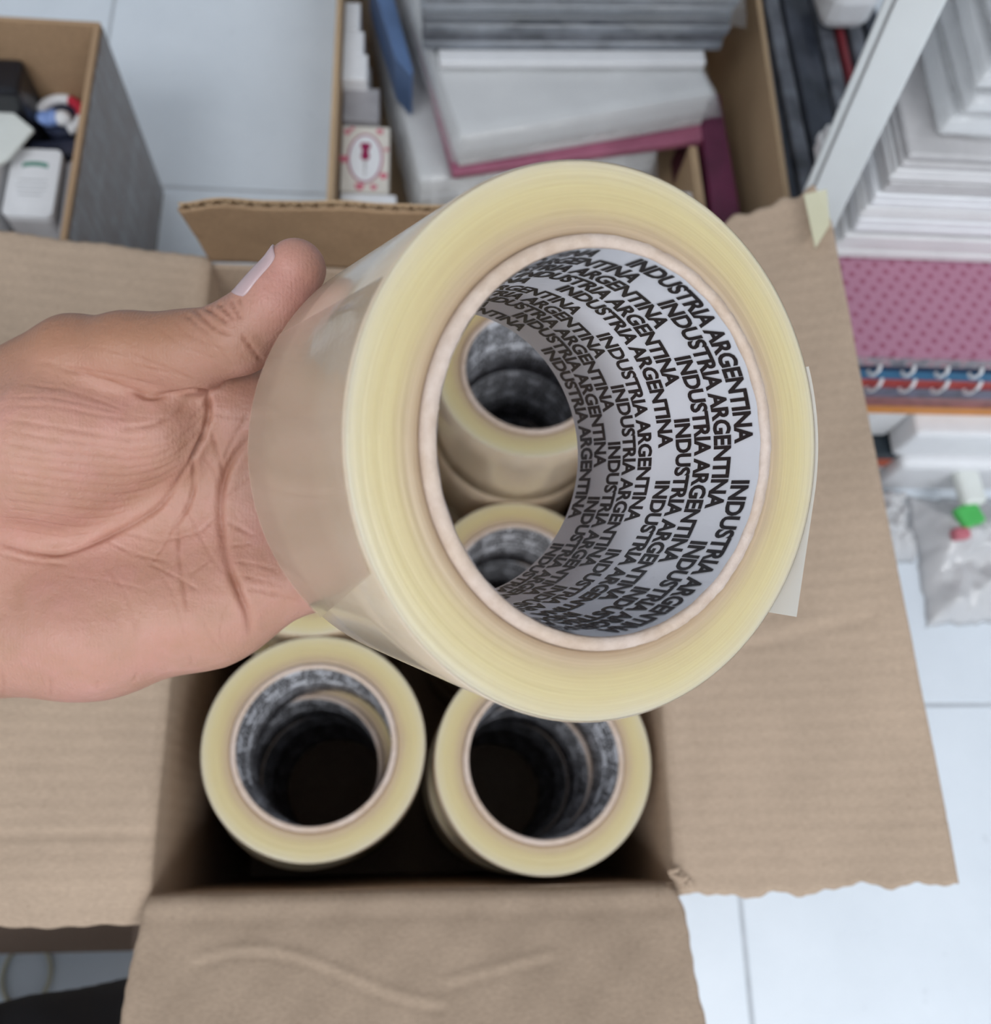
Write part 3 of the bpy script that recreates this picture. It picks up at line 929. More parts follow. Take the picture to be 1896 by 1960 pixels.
# the trouser leg at the lower left: knee and shin in black cloth
LEG = [((-0.120, -0.132, 0.170), (-0.215, -0.163, 0.200), 0.066, 0.078), ((-0.215, -0.158, 0.200), (-0.540, -0.270, 0.300), 0.080, 0.105), ((-0.130, -0.135, 0.160), (-0.330, -0.380, 0.075), 0.066, 0.058)]
def leg_sdf(P):
    d = None
    for a, b, ra, rb in LEG:
        e = cone(P.astype(np.float32), np.array(a), np.array(b), ra, rb); d = e if d is None else smin(d, e, 0.03)
    f = 0.0022 * np.sin(P[..., 0] * 95 + P[..., 1] * 60 + 2 * np.sin(P[..., 2] * 40)) + 0.0015 * np.sin(P[..., 1] * 150 - P[..., 0] * 40)
    return d + f
l0 = np.array([-0.68, -0.60, 0.0]); l1 = np.array([-0.05, -0.05, 0.46]); lh = 0.007
gn = np.ceil((l1 - l0) / lh).astype(int)
LP_ = np.stack(np.meshgrid(*[l0[k] + lh * np.arange(gn[k]) for k in range(3)], indexing='ij'), -1)
lv = leg_sdf(LP_); LV, LQ = surface_nets(lv, l0, lh)
M['black_cloth'] = plain('black_cloth', (0.012, 0.012, 0.015), 0.85, 0.3, 900)
lg = link('trouser_leg', mesh('trouser_leg', LV, [tuple(q) for q in LQ.tolist()]), M['black_cloth'], person, True); lg.matrix_parent_inverse = PINV
tag(lg, 'black trouser knee')

# the sleeve from the wrist back to the elbow
sv = []; sf = []
pa = [c2w(PX(-215, 1025, .281) / 1000), c2w(PX(-420, 1040, .290) / 1000), c2w((-0.36, 0.050, 0.315)), c2w((-0.46, 0.110, 0.335))]
sp = []
for k in range(3):
    for j in range(9 if k == 2 else 8): sp.append(pa[k].lerp(pa[k + 1], j / 8))
ns = len(sp)
for i, p in enumerate(sp):
    t_ = (sp[min(i + 1, ns - 1)] - sp[max(i - 1, 0)]).normalized()
    q_ = t_.cross(Vector(CAMROT @ np.array([0, 0, 1.0]))).normalized(); w_ = t_.cross(q_)
    r_ = 0.037 + 0.016 * i / ns
    for k in range(28):
        an = 2 * math.pi * k / 28
        rr_ = r_ * (1 + 0.03 * math.sin(3 * an + i * 0.9) + 0.02 * math.sin(i * 2.1 + an)) 
        sv.append(p + q_ * math.cos(an) * rr_ * 1.05 + w_ * math.sin(an) * rr_ * 0.95)
for i in range(ns - 1):
    for k in range(28):
        sf.append((i * 28 + k, i * 28 + (k + 1) % 28, (i + 1) * 28 + (k + 1) % 28, (i + 1) * 28 + k))
sf.append(tuple((ns - 1) * 28 + k for k in range(28)))
sl = link('sleeve', mesh('sleeve', sv, sf), M['black_cloth'], person, True); sl.matrix_parent_inverse = PINV
sm_ = sl.modifiers.new('cloth_thickness', 'SOLIDIFY'); sm_.thickness = 0.002

# ------------------------------------------------------------------ things on the floor by the carton
M['card_flat'] = mat_kraft('kraft_flat', (0.27, 0.19, 0.145))
fc = link('flat_carton', prism_me('flat_carton', [(-0.60, -0.062), (-0.187, -0.064), (-0.187, 0.150), (-0.60, 0.150)], 0.0, 0.045, 0.001), M['card_flat'])
tag(fc, 'low brown cardboard box on the floor under the left flap', 'box')
ring = [(-0.270 + 0.0165 * math.cos(a), -0.0815 + 0.021 * math.sin(a), 0.0016) for a in np.linspace(0, 2 * math.pi, 40, endpoint=False)]
M['beige_rubber'] = plain('beige_rubber', (0.55, 0.52, 0.40), 0.6)
tag(link('rubber_band', tube_me('rubber_band', ring, 0.0015, 8, True), M['beige_rubber'], None, True), 'thin beige rubber band lying on the white tiles', 'rubber band')

def atY(u, v, Y):
    d = CAMROT @ np.array([(u - 948) / FPX, (v - 980) / FPX, 1.0]); t = Y / d[1]
    return Vector((d[0] * t, Y, HC + d[2] * t))

def open_box(name, label, x0, x1, y0, y1, h, th, mat, edge=None):
    b = empty(name, ((x0 + x1) / 2, (y0 + y1) / 2, 0)); tag(b, label, 'box')
    inv = Matrix.Translation((-(x0 + x1) / 2, -(y0 + y1) / 2, 0))
    ps = {}
    for k, (nm, bb) in enumerate((('bottom', (x0, x1, y0, y1, 0.0003, th)), ('wall', (x0, x0 + th, y0, y1, th, h)), ('wall', (x1 - th, x1, y0, y1, th, h)),
                   ('wall', (x0 + th, x1 - th, y0, y0 + th, th, h)), ('wall', (x0 + th, x1 - th, y1 - th, y1, th, h)))):
        o = link(nm, box_me(nm, *bb, 0.0004, 1), mat, b); o.matrix_parent_inverse = inv; ps[k] = o
    return b, inv, ps

# ---- crate at the upper left
crate, cinv, cp = open_box('cardboard_crate', 'brown cardboard crate of packaged goods, taped outside, at upper left', -0.620, -0.241, 0.330, 0.600, 0.200, 0.0042, M['kraft_brown'])
def mat_taped():
    t = NT('clear_tape_on_board'); v = t.obj()
    n = t.noise(10, 4, 0.6, vec=t.mapv(v, (1, 1.2, 5.0))); n2 = t.noise(26, 4, 0.65, vec=t.mapv(v, (1, 6.0, 1.0)))
    c = t.ramp(n.outputs[0], [(0.35, (0.15, 0.11, 0.09)), (0.55, (0.19, 0.18, 0.18)), (0.75, (0.29, 0.30, 0.32))])  # grey streaks paint the tape's sheen into the base colour
    c = t.mix(0.5, c, t.ramp(n2.outputs[0], [(0.4, (0.13, 0.095, 0.075)), (0.62, (0.25, 0.25, 0.27))]))
    t.set(Base_Color=c, Roughness=0.25, Normal=t.bump(n2.outputs[0], 0.4, 0.003)); return t.m
M['taped'] = mat_taped()
o = link('packing_tape_cover', box_me('packing_tape_cover', -0.2409, -0.2399, 0.331, 0.599, 0.002, 0.196, 0.0003, 1), M['taped'], crate); o.matrix_parent_inverse = cinv
tag(o, 'clear tape over the side, grey sheen painted as streaks')

M['white'] = plain('white_paper', (0.80, 0.81, 0.84), 0.6, 0.03)
M['offwhite'] = plain('offwhite_paper', (0.74, 0.77, 0.74), 0.6, 0.03)
M['black_plastic'] = plain('black_plastic', (0.012, 0.013, 0.018), 0.3)
M['navy_pack'] = plain('navy_packet', (0.025, 0.03, 0.055), 0.3, 0.5, 80)
M['grey_pack'] = plain('grey_packet', (0.34, 0.33, 0.35), 0.35, 0.15, 40)
M['mid_grey'] = plain('mid_grey', (0.52, 0.51, 0.52), 0.5, 0.1, 40)
M['green_print'] = plain('green_print', (0.10, 0.28, 0.22), 0.5)
M['grey_print'] = plain('grey_print', (0.52, 0.53, 0.55), 0.6)
M['red_plastic'] = plain('red_plastic', (0.55, 0.03, 0.06), 0.3)
M['blue_plastic'] = plain('blue_plastic', (0.22, 0.33, 0.66), 0.35, 0.3, 60)
M['pink'] = plain('pink_sheet', (0.40, 0.13, 0.21), 0.5, 0.15, 30)
M['maroon'] = plain('maroon_folder', (0.12, 0.018, 0.055), 0.45, 0.25, 30)
M['blue_folder'] = plain('blue_folder', (0.10, 0.17, 0.33), 0.4, 0.15, 30)
M['dark_sheet'] = plain('dark_plastic_sleeve', (0.045, 0.052, 0.070), 0.28, 0.5, 30)
M['slate_sheet'] = plain('slate_plastic_sleeve', (0.13, 0.14, 0.165), 0.25, 0.5, 35)
M['steel_grey'] = plain('clear_grey_sleeve', (0.20, 0.22, 0.255), 0.22, 0.35, 28)
M['pale_sleeve'] = plain('pale_sleeve', (0.76, 0.76, 0.77), 0.25, 0.06, 22)
M['post'] = plain('white_painted_metal', (0.78, 0.81, 0.82), 0.4, 0.04, 12)

def single(name, me, mat, label, cat, group=None, smooth=False):
    return tag(link(name, me, mat, None, smooth), label, cat, group)

# goods inside the crate, resting on a filler parcel that shows between them
single('paper_parcel', box_me('paper_parcel', -0.600, -0.2475, 0.337, 0.594, 0.0045, 0.095, 0.004), M['grey_pack'], 'grey plastic wrapped parcel filling the bottom of the crate', 'parcel')
wc = empty('card_pack', (-0.303, 0.505, 0.0955)); tag(wc, 'stack of white cards in clear plastic, green print on the top card', 'card pack')
def rounded(name, x0, x1, y0, y1, z0, z1, r, n=6):
    pts = []
    for cx, cy, a0 in ((x1 - r, y1 - r, 0), (x0 + r, y1 - r, 90), (x0 + r, y0 + r, 180), (x1 - r, y0 + r, 270)):
        for k in range(n + 1):
            a = math.radians(a0 + 90 * k / n); pts.append((cx + r * math.cos(a), cy + r * math.sin(a)))
    return prism_me(name, pts, z0, z1)
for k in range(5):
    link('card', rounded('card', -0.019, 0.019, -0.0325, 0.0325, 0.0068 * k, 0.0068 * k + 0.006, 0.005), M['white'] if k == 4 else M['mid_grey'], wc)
pts = []
arc = [(0.0115 * math.cos(a), 0.0160 + 0.0042 * math.sin(a)) for a in np.linspace(math.radians(150), math.radians(30), 12)]
av = [(x, y, 0.0334) for x, y in arc] + [(x, y - 0.0045, 0.0334) for x, y in arc[::-1]]
link('green_emblem', mesh('green_emblem', av, [tuple(range(len(av)))]), M['green_print'], wc)
for yy, ww in ((0.002, 0.011), (-0.003, 0.012), (-0.0075, 0.011), (-0.012, 0.009)):
    link('printed_line', box_me('printed_line', -ww, ww, yy - 0.0006, yy + 0.0006, 0.0333, 0.03345), M['grey_print'], wc)
wc.rotation_euler = (0, 0, 0.0)
pc = single('pale_card', prism_me('pale_card', [(-0.345, 0.575), (-0.328, 0.567), (-0.303, 0.545), (-0.318, 0.515), (-0.345, 0.495)], 0.1400, 0.1425), M['offwhite'], 'pale greenish white card leaning at the crate\'s left, beside the white cards', 'card')
single('card_stack', box_me('card_stack', -0.372, -0.3275, 0.440, 0.560, 0.0955, 0.1395, 0.002), M['white'], 'pack of plain white cards under the pale card in the crate', 'card pack')
bc = single('black_case', box_me('black_case', -0.385, -0.3095, 0.560, 0.5945, 0.0955, 0.165, 0.004), M['black_plastic'], 'black plastic case at the back left inside the crate', 'case')
rg = empty('ring_package', (-0.292, 0.575, 0.0955)); tag(rg, 'white and red ring shaped package with a blue toy part, inside the crate', 'package')
for k, (a0, a1, mt, nm) in enumerate(((70, 170, 'white', 'white_band'), (-5, 70, 'red_plastic', 'red_band'), (-60, -5, 'white', 'white_band'))):
    pp = [(0.017 * math.cos(math.radians(a)), 0.017 * math.sin(math.radians(a)), 0.030) for a in np.linspace(a0, a1, 14)]
    link(nm, tube_me(nm, pp, 0.0042, 10), M[mt], rg, True)
link('dark_tray', lathe_me('dark_tray', [(0.0001, 0), (0.0165, 0), (0.0165, 0.027), (0.0001, 0.027)], 32), M['navy_pack'], rg)
bm = bmesh.new(); bmesh.ops.create_icosphere(bm, subdivisions=3, radius=1.0)
for v in bm.verts: v.co = Vector((-0.007 + v.co.x * 0.0105, -0.004 + v.co.y * 0.0075, 0.031 + v.co.z * 0.006)) * (1 + 0.04 * math.sin(v.co.x * 5))
link('blue_toy_part', from_bm('blue_toy_part', bm), M['blue_plastic'], rg, True)
bm = bmesh.new(); bmesh.ops.create_icosphere(bm, subdivisions=3, radius=1.0)
for v in bm.verts: v.co = Vector((0.003 + v.co.x * 0.007, -0.004 + v.co.y * 0.0065, 0.0315 + v.co.z * 0.006))
link('white_toy_part', from_bm('white_toy_part', bm), M['white'], rg, True)
single('navy_packet', rot_box('navy_packet', -0.293, 0.5485, 0.0955, 0.118, 0.044, 0.017, 0.12, 0.002), M['navy_pack'], 'dark navy packet lying between the ring package and the white cards', 'packet')
single('grey_bag', rot_box('grey_bag', -0.2655, 0.47, 0.0955, 0.125, 0.031, 0.13, 0.02, 0.006), M['grey_pack'], 'crumpled grey plastic bag along the crate\'s right wall', 'bag')

# ---- box of paper and sleeves behind the carton
bin_, binv, bp = open_box('display_box', 'open cardboard box full of paper packs and sleeves, behind the carton', -0.0700, 0.3180, 0.430, 0.980, 0.140, 0.0045, M['kraft_edge'])
single('sheet_bundle', box_me('sheet_bundle', -0.0650, -0.0420, 0.440, 0.700, 0.005, 0.070, 0.002), M['mid_grey'], 'grey bundle under the small boxes along the box\'s left wall', 'bundle')
for k, (y0, y1) in enumerate(((0.672, 0.696), (0.646, 0.670), (0.618, 0.644))):
    pass
sb = [(650, 5, 690, 55), (650, 60, 697, 100), (650, 104, 704, 150)]
for k, (u0, v0, u1, v1) in enumerate(sb):
    a = at(u0, v1, 0.118); b = at(u1, v0, 0.118)
    single('small_white_box', box_me('small_white_box', -0.0645, b.x, a.y, b.y, 0.0705, 0.118, 0.001), M['white'], 'small white box by the left wall, %s of the three in a column' % ['farthest', 'middle', 'nearest'][k], 'box', 'small white boxes in the display box')
a = at(655, 229, 0.105); b = at(722, 155, 0.105)
single('small_grey_box', box_me('small_grey_box', a.x, -0.0320, a.y, 0.6400, 0.0705, 0.105, 0.001), M['grey_pack'], 'small grey box between the white boxes and the red patterned tag', 'box')
tg = empty('patterned_tag', (-0.0425, 0.5620, 0.0705)); tag(tg, 'cream tag with red flecks and an oval, maroon handled awl pictured', 'tag')
tgz = 0.036
link('card', box_me('card', -0.0205, 0.0205, -0.0345, 0.0345, 0, tgz, 0.001), plain('cream_card', (0.72, 0.68, 0.62), 0.6, 0.06), tg)
ov = [(0.0135 * math.cos(a), 0.024 * math.sin(a), tgz + 0.0003) for a in np.linspace(0, 2 * math.pi, 30, endpoint=False)]
link('oval_frame', mesh('oval_frame', [(x * 1.14, y * 1.09, tgz + 0.0002) for x, y, z in ov], [tuple(range(30))]), M['pink'], tg)
link('oval', mesh('oval', ov, [tuple(range(30))]), M['white'], tg)
hp = [(-0.004, 0.016), (0.004, 0.016), (0.0045, 0.012), (0.0025, 0.008), (0.004, 0.001), (0.0025, -0.002), (-0.0025, -0.002), (-0.004, 0.001), (-0.0025, 0.008), (-0.0045, 0.012)]
link('awl_handle', mesh('awl_handle', [(x, y, tgz + 0.0005) for x, y in hp], [tuple(range(10))[::-1]]), plain('maroon_print', (0.28, 0.005, 0.07), 0.5), tg)
link('awl_blade', mesh('awl_blade', [(-0.0014, -0.002, tgz + 0.0005), (0.0014, -0.002, tgz + 0.0005), (0.0005, -0.020, tgz + 0.0005), (-0.0005, -0.020, tgz + 0.0005)], [(3, 2, 1, 0)]), M['mid_grey'], tg)
fm = plain('red_fleck', (0.62, 0.16, 0.22), 0.6)
for x, y, r in ((-0.016, 0.027, .003), (0.012, 0.029, .003), (-0.018, -0.002, .004), (0.016, -0.018, .0035), (-0.004, -0.030, .004), (0.008, -0.030, .003), (0.018, 0.010, .002), (-0.012, 0.031, .002)):
    link('red_fleck', mesh('red_fleck', [(x + r * math.cos(a) * (1 + .3 * math.sin(3 * a)), y + r * math.sin(a), tgz + 0.0003) for a in np.linspace(0, 2 * math.pi, 10, endpoint=False)], [tuple(range(10))]), fm, tg)
single('white_block', box_me('white_block', -0.0625, -0.0150, 0.455, 0.5245, 0.0705, 0.108, 0.002), M['white'], 'bright white box in the corner, nearer than the patterned tag', 'box')

def pack(name, label, cat, cx, cy, z0, z1, sx, sy, ang, mats, film=True, group=None, n=3, over=0.006, film_mat='film'):
    """a bundle of sheets in a clear bag: sheet layers + bag"""
    r = empty(name, (cx, cy, z0), (0, 0, ang)); tag(r, label, cat, group)
    h = (z1 - z0) / n
    rg = random.Random(hash(label) % 1000 if False else len(label) * 7 + n)
    for k in range(n):
        ox, oy = rg.uniform(-1, 1) * 0.0015, rg.uniform(-1, 1) * 0.0015
        link('sheet_layer', box_me('sheet_layer', -sx / 2 + ox, sx / 2 + ox, -sy / 2 + oy, sy / 2 + oy, k * h, (k + 1) * h - 0.0004, min(0.0012, h * 0.3), 1), M[mats[k % len(mats)]], r)
    if film:
        bm = bmesh.new(); bmesh.ops.create_grid(bm, x_segments=26, y_segments=26, size=0.5)
        for v in bm.verts:
            x, y = v.co.x, v.co.y
            ex = max(abs(x), abs(y)) * 2
            zz = (z1 - z0) + 0.0015 + 0.0012 * wave(x * 9, y * 9, len(label))
            if ex > 0.93: zz = (z1 - z0) * (0.55 + 0.1 * wave(x * 6, y * 6, 2.0))
            v.co = Vector((x * (sx + 2 * over), y * (sy + 2 * over), max(zz, 0.0005)))
        f = bm.faces[:]
        me = from_bm('clear_bag', bm)
        o = link('clear_bag', me, M[film_mat], r, True)
        sm = o.modifiers.new('thickness', 'SOLIDIFY'); sm.thickness = 0.0003
    return r

def rect_from_corner(cx, cy, ang, sx, sy):
    """centre of a rectangle whose near left corner is (cx, cy)"""
    c, s = math.cos(ang), math.sin(ang)
    return cx + c * sx / 2 - s * sy / 2, cy + s * sx / 2 + c * sy / 2
ang = math.radians(12)
x, y = rect_from_corner(0.004, 0.556, ang, 0.225, 0.25)
pack('paper_pack', 'thick pack of white paper in clear plastic, lowest in the box, beside the tag', 'paper pack', x, y, 0.006, 0.084, 0.225, 0.25, ang, ['pale_sleeve', 'white', 'white', 'pale_sleeve'], True, None, 4, 0.008)
ang = math.radians(15)
x, y = rect_from_corner(0.0330, 0.556, math.radians(12.5), 0.240, 0.26)
pack('pink_sheet_pack', 'thin pack of pink sheets showing under the pale sleeves', 'paper pack', x, y, 0.0905, 0.0990, 0.240, 0.26, math.radians(12.5), ['pink'], False, None, 1)
x, y = rect_from_corner(0.0385, 0.562, ang, 0.232, 0.26)
pack('sleeve_pack', 'pale clear plastic sleeves lying slanted over the pink sheets', 'sleeve pack', x, y, 0.0995, 0.138, 0.232, 0.26, ang, ['pale_sleeve', 'pale_sleeve', 'white'], True, None, 5, 0.010)
ang = math.radians(4)
x, y = rect_from_corner(0.020, 0.630, ang, 0.235, 0.22)
pack('white_board_pack', 'white board sheets between the pale sleeves and the dark grey sleeves', 'paper pack', x, y, 0.1415, 0.1500, 0.235, 0.22, ang, ['white'], False, None, 1)
x, y = rect_from_corner(0.006, 0.640, ang, 0.262, 0.22)
pack('grey_sleeve_pack', 'stack of dark grey clear sleeves on top of the full box', 'sleeve pack', x, y, 0.1510, 0.215, 0.262, 0.22, ang, ['steel_grey', 'slate_sheet', 'steel_grey', 'dark_sheet'], True, None, 7, 0.010, 'thin_film')
single('blue_folder', prism_me('blue_folder', [(-0.0175, 0.642), (-0.0040, 0.624), (-0.0020, 0.630), (-0.0275, 0.745), (-0.0440, 0.745)], 0.0905, 0.1385, 0.001), M['blue_folder'], 'blue folder edge at the left of the dark grey sleeves', 'folder')
single('maroon_folder', prism_me('maroon_folder', [(0.2650, 0.437), (0.2930, 0.437), (0.2840, 0.660), (0.2620, 0.660)], 0.005, 0.100, 0.001), M['maroon'], 'dark maroon folder standing by the box\'s right wall', 'folder')
single('cardboard_divider', prism_me('cardboard_divider', [(0.2540, 0.437), (0.2620, 0.437), (0.2570, 0.600), (0.2500, 0.600)], 0.005, 0.098, 0.0005), M['kraft_edge'], 'thin tan cardboard divider left of the maroon folder', 'divider')
lb = empty('label_pack', (0.226, 0.520, 0.005)); tag(lb, 'white pack with a dark header and yellow stripe, left of the cardboard divider', 'pack')
link('body', box_me('body', -0.024, 0.0245, -0.07, 0.035, 0, 0.085, 0.001), M['white'], lb)
link('dark_header', box_me('dark_header', -0.010, 0.018, 0.010, 0.034, 0.0852, 0.0862), M['grey_pack'], lb)
link('yellow_stripe', box_me('yellow_stripe', -0.024, 0.022, 0.004, 0.0095, 0.0852, 0.0858), plain('yellow_print', (0.55, 0.50, 0.12), 0.5), lb)

# ---- dark folders standing between the box and the shelf post
for k in range(8):
    x0 = 0.3265 + 0.0165 * k
    mt = ['dark_sheet', 'slate_sheet', 'dark_sheet', 'dark_sheet', 'slate_sheet', 'red_plastic', 'slate_sheet', 'dark_sheet'][k]
    wd = 0.006 if k == 5 else 0.0145
    single('red_folder' if k == 5 else 'dark_folder', prism_me('dark_folder', [(x0 + 0.012, 0.515 + 0.012 * k), (x0 + 0.012 + wd, 0.515 + 0.012 * k), (x0 + wd - 0.004, 1.00), (x0 - 0.004, 1.00)], 0.0, 0.088 + 0.004 * (k % 3), 0.001), M[mt] if k != 5 else plain('dull_red', (0.22, 0.03, 0.04), 0.4),
           'dull red folder among the dark folders behind the post' if k == 5 else 'dark plastic folder, number %s counted from the box\'s right wall' % ['one', 'two', 'three', 'four', 'five', '', 'six', 'seven'][k], 'folder', None if k == 5 else 'dark folders standing in a row')
a = at(1640, -10, 0.16)
single('white_pouch', rot_box('white_pouch', a.x + 0.012, a.y + 0.048, 0.101, 0.145, 0.050, 0.06, 0.1, 0.012), M['white'], 'white rounded pouch resting on the dark folders behind the post', 'pouch')

# ---- slanting white post
pb, pt = at(1562, 415, 0.25), at(1752, 0, 0.425)
dirp = (pt - pb).normalized()
p0 = pb - dirp * (pb.z / dirp.z); p1 = pb + dirp * ((1.05 - pb.z) / dirp.z)
pe = empty('shelf_post', p0); tag(pe, 'slanting white metal post with a grooved edge, left of the paper piles', 'post')
zq = dirp.to_track_quat('Z', 'X')
pe.rotation_mode = 'QUATERNION'; pe.rotation_quaternion = zq
L = (p1 - p0).length
ya = zq @ Vector((1, 0, 0))
vx = Vector((0.82, -0.35, 0)); vx = (vx - dirp * vx.dot(dirp)).normalized()
vy = dirp.cross(vx)
pe.rotation_quaternion = Matrix((vx, vy, dirp)).transposed().to_quaternion()
link('post_body', box_me('post_body', -0.0095, 0.0140, -0.004, 0.008, 0.006, L, 0.0012), M['post'], pe)
link('post_lip', box_me('post_lip', -0.0150, -0.0102, -0.0015, 0.008, 0.006, L, 0.0012), M['post'], pe)
link('post_seam', box_me('post_seam', -0.0104, -0.0093, 0.001, 0.007, 0.006, L), M['mid_grey'], pe)

# ---- piles on the right: notebooks with pages and rings, white packs above
PYF = 0.330                                        # front of the pile
def mat_dots():
    t = NT('pink_dotted_cover'); v = t.obj()
    mp = t.n('ShaderNodeMapping'); mp.inputs['Rotation'].default_value = (0, 0, math.radians(38)); mp.inputs['Scale'].default_value = (105, 105, 105); t.l(v, mp.inputs['Vector'])
    fr = t.n('ShaderNodeVectorMath', operation='FRACTION'); t.l(mp.outputs[0], fr.inputs[0])
    sx = t.n('ShaderNodeSeparateXYZ'); t.l(fr.outputs[0], sx.inputs[0])
    a = t.math('SUBTRACT', sx.outputs[0], 0.5); b = t.math('SUBTRACT', sx.outputs[1], 0.5)
    d = t.math('SQRT', t.math('ADD', t.math('MULTIPLY', a, a), t.math('MULTIPLY', b, b)))
    t.set(Base_Color=t.ramp(d, [(0.16, (0.30, 0.075, 0.14)), (0.30, (0.43, 0.20, 0.29))]), Roughness=0.3); return t.m  # pinks dulled: shade from the packs above is put into the colour
M['dots'] = mat_dots()
def mat_pattern():
    t = NT('busy_printed_cover'); v = t.obj(); n = t.noise(130, 3, vec=v)
    t.set(Base_Color=t.ramp(n.outputs[0], [(0.35, (0.10, 0.10, 0.13)), (0.5, (0.30, 0.29, 0.32)), (0.6, (0.35, 0.16, 0.20)), (0.68, (0.65, 0.60, 0.63))]), Roughness=0.4); return t.m
M['pattern'] = mat_pattern()
cols = [('patterned', M['pattern'], 'grey and white patterned'), ('navy', plain('navy_cover', (0.015, 0.02, 0.06), 0.35), 'navy'), ('blue', plain('blue_cover', (0.02, 0.13, 0.26), 0.35), 'teal blue'),
        ('red', plain('red_cover', (0.36, 0.035, 0.03), 0.35), 'red'), ('slate', plain('slate_cover', (0.12, 0.12, 0.17), 0.4, 0.4, 90), 'slate grey'), ('brown', plain('brown_cover', (0.25, 0.10, 0.10), 0.4, 0.3, 90), 'brownish red'), ('orange', plain('orange_cover', (0.60, 0.25, 0.06), 0.4), 'orange')]
bnd = [681, 701, 712, 726, 744, 760, 780, 792]
zz = [atY(1720, v, PYF).z for v in bnd]
NX0, NX1 = 0.316, 0.520
def notebook(label, z0, z1, cover, rings, y0, nx0=NX0, nx1=NX1):
    nb_ = empty('notebook', ((nx0 + nx1) / 2, (y0 + 0.47) / 2, z0)); tag(nb_, label, 'notebook', 'notebooks in the pile on the right')
    cx, cy = (nx0 + nx1) / 2, (y0 + 0.47) / 2
    h = z1 - z0 - 0.0004; th = max(h * 0.22, 0.0008)
    link('cover', box_me('cover', nx0 - cx, nx1 - cx, y0 - cy, 0.47 - cy, h - th, h), cover, nb_)
    link('pages', box_me('pages', nx0 - cx + 0.002, nx1 - cx - 0.002, y0 - cy + 0.0008, 0.47 - cy - 0.002, th, h - th - 0.0001), cover if rings is None else cover, nb_)
    link('cover', box_me('cover', nx0 - cx, nx1 - cx, y0 - cy, 0.47 - cy, 0, th - 0.0001), cover, nb_)
    if rings is not None:
        for k in range(7):
            x = nx0 + rings + 0.0265 * k
            if x > nx1 - 0.004: break
            pp = [(x - cx + 0.002 * math.sin(a), y0 - cy - 0.001 + 0.0045 * math.cos(a), h / 2 + (h / 2 + 0.001) * math.sin(a)) for a in np.linspace(0, 2 * math.pi, 14, endpoint=False)]
            link('ring', tube_me('ring', pp, 0.0014, 6, True), M['white'], nb_, True)
    return nb_
pz = zz[0]
pink = notebook('pink dotted notebook on top of the notebook pile, under the white packs', pz, pz + 0.006, M['dots'], None, PYF - 0.002)
for k, (nm, mt, dsc) in enumerate(cols):
    notebook('%s notebook edge in the pile under the pink dotted one' % dsc, zz[k + 1], zz[k], mt, 0.012 if nm == 'red' else (0.027 if nm == 'navy' else None), PYF + 0.001 * (k % 2))
zb = zz[-1]
# below: white packs that stick out to the right, small bright items at their left
def zY(v, Y=PYF): return atY(1720, v, Y).z
single('white_pack', box_me('white_pack', 0.414, 0.56, 0.312, 0.47, zb - 0.046, zb - 0.0008, 0.004), M['white'], 'white pack sticking out right under the notebook pile', 'pack')
single('cream_pack', box_me('cream_pack', 0.318, 0.412, 0.331, 0.47, zb - 0.046, zb - 0.0008, 0.002), M['pale_sleeve'], 'pale pinkish pack under the left end of the notebook pile', 'pack')
z2 = zb - 0.047
single('white_roll_pack', box_me('white_roll_pack', 0.424, 0.56, 0.303, 0.47, 0.0, z2, 0.006), M['white'], 'lowest white pack on the floor at the right', 'pack')
z3 = z2 * 0.55
single('red_tin', box_me('red_tin', 0.330, 0.4225, 0.313, 0.47, z3 + 0.0003, z2 - 0.010, 0.001), plain('red_orange', (0.45, 0.09, 0.04), 0.4), 'red orange slim box low in the pile, left of the lowest white pack', 'box')
single('black_slim_box', box_me('black_slim_box', 0.330, 0.4225, 0.313, 0.47, z2 - 0.0097, z2 - 0.0005, 0.001), plain('black_slim', (0.02, 0.03, 0.04), 0.4), 'black slim box right above the red orange one', 'box')
single('slate_slim_box', box_me('slate_slim_box', 0.330, 0.4225, 0.311, 0.47, 0.0, z3, 0.001), M['grey_pack'], 'grey slim box at the bottom of the pile under the red one', 'box')

# white packs on the pink notebook: left edges follow the post
wp0 = pz + 0.0068
ord_ = ['first', 'second', 'third', 'fourth', 'fifth', 'sixth', 'seventh', 'eighth', 'ninth', 'tenth']
yF = at(1700, 497, wp0).y
zcur = wp0
lay = [(0.028, 'pale_sleeve'), (0.004, 'navy_pack'), (0.016, 'white'), (0.012, 'pale_sleeve'), (0.014, 'white'), (0.012, 'mid_grey'), (0.013, 'pale_sleeve'), (0.013, 'mid_grey')]
n = 0
for k, (h, mt) in enumerate(lay):
    xl = at(1586, 490, wp0).x + [0, 0.008, 0.002, -0.001, 0.001, 0.003, 0.001, 0.003][k]
    if mt == 'navy_pack':
        single('dark_card_sheet', box_me('dark_card_sheet', xl, 0.50, yF + 0.004, yF + 0.10, zcur, zcur + h - 0.0004, 0.0008), M[mt], 'thin dark blue sheet between the lowest white packs', 'sheet')
    else:
        r = pack('envelope_pack', 'pale envelope pack, %s up from the pink dotted notebook' % ord_[n], 'envelope pack', (xl + 0.50) / 2, yF + 0.05, zcur, zcur + h - 0.0006, 0.50 - xl, 0.10, 0, [mt], False, 'pale envelope packs piled on the notebooks', 3 if h > 0.02 else 2)
        n += 1
    zcur += h
ztop = zcur
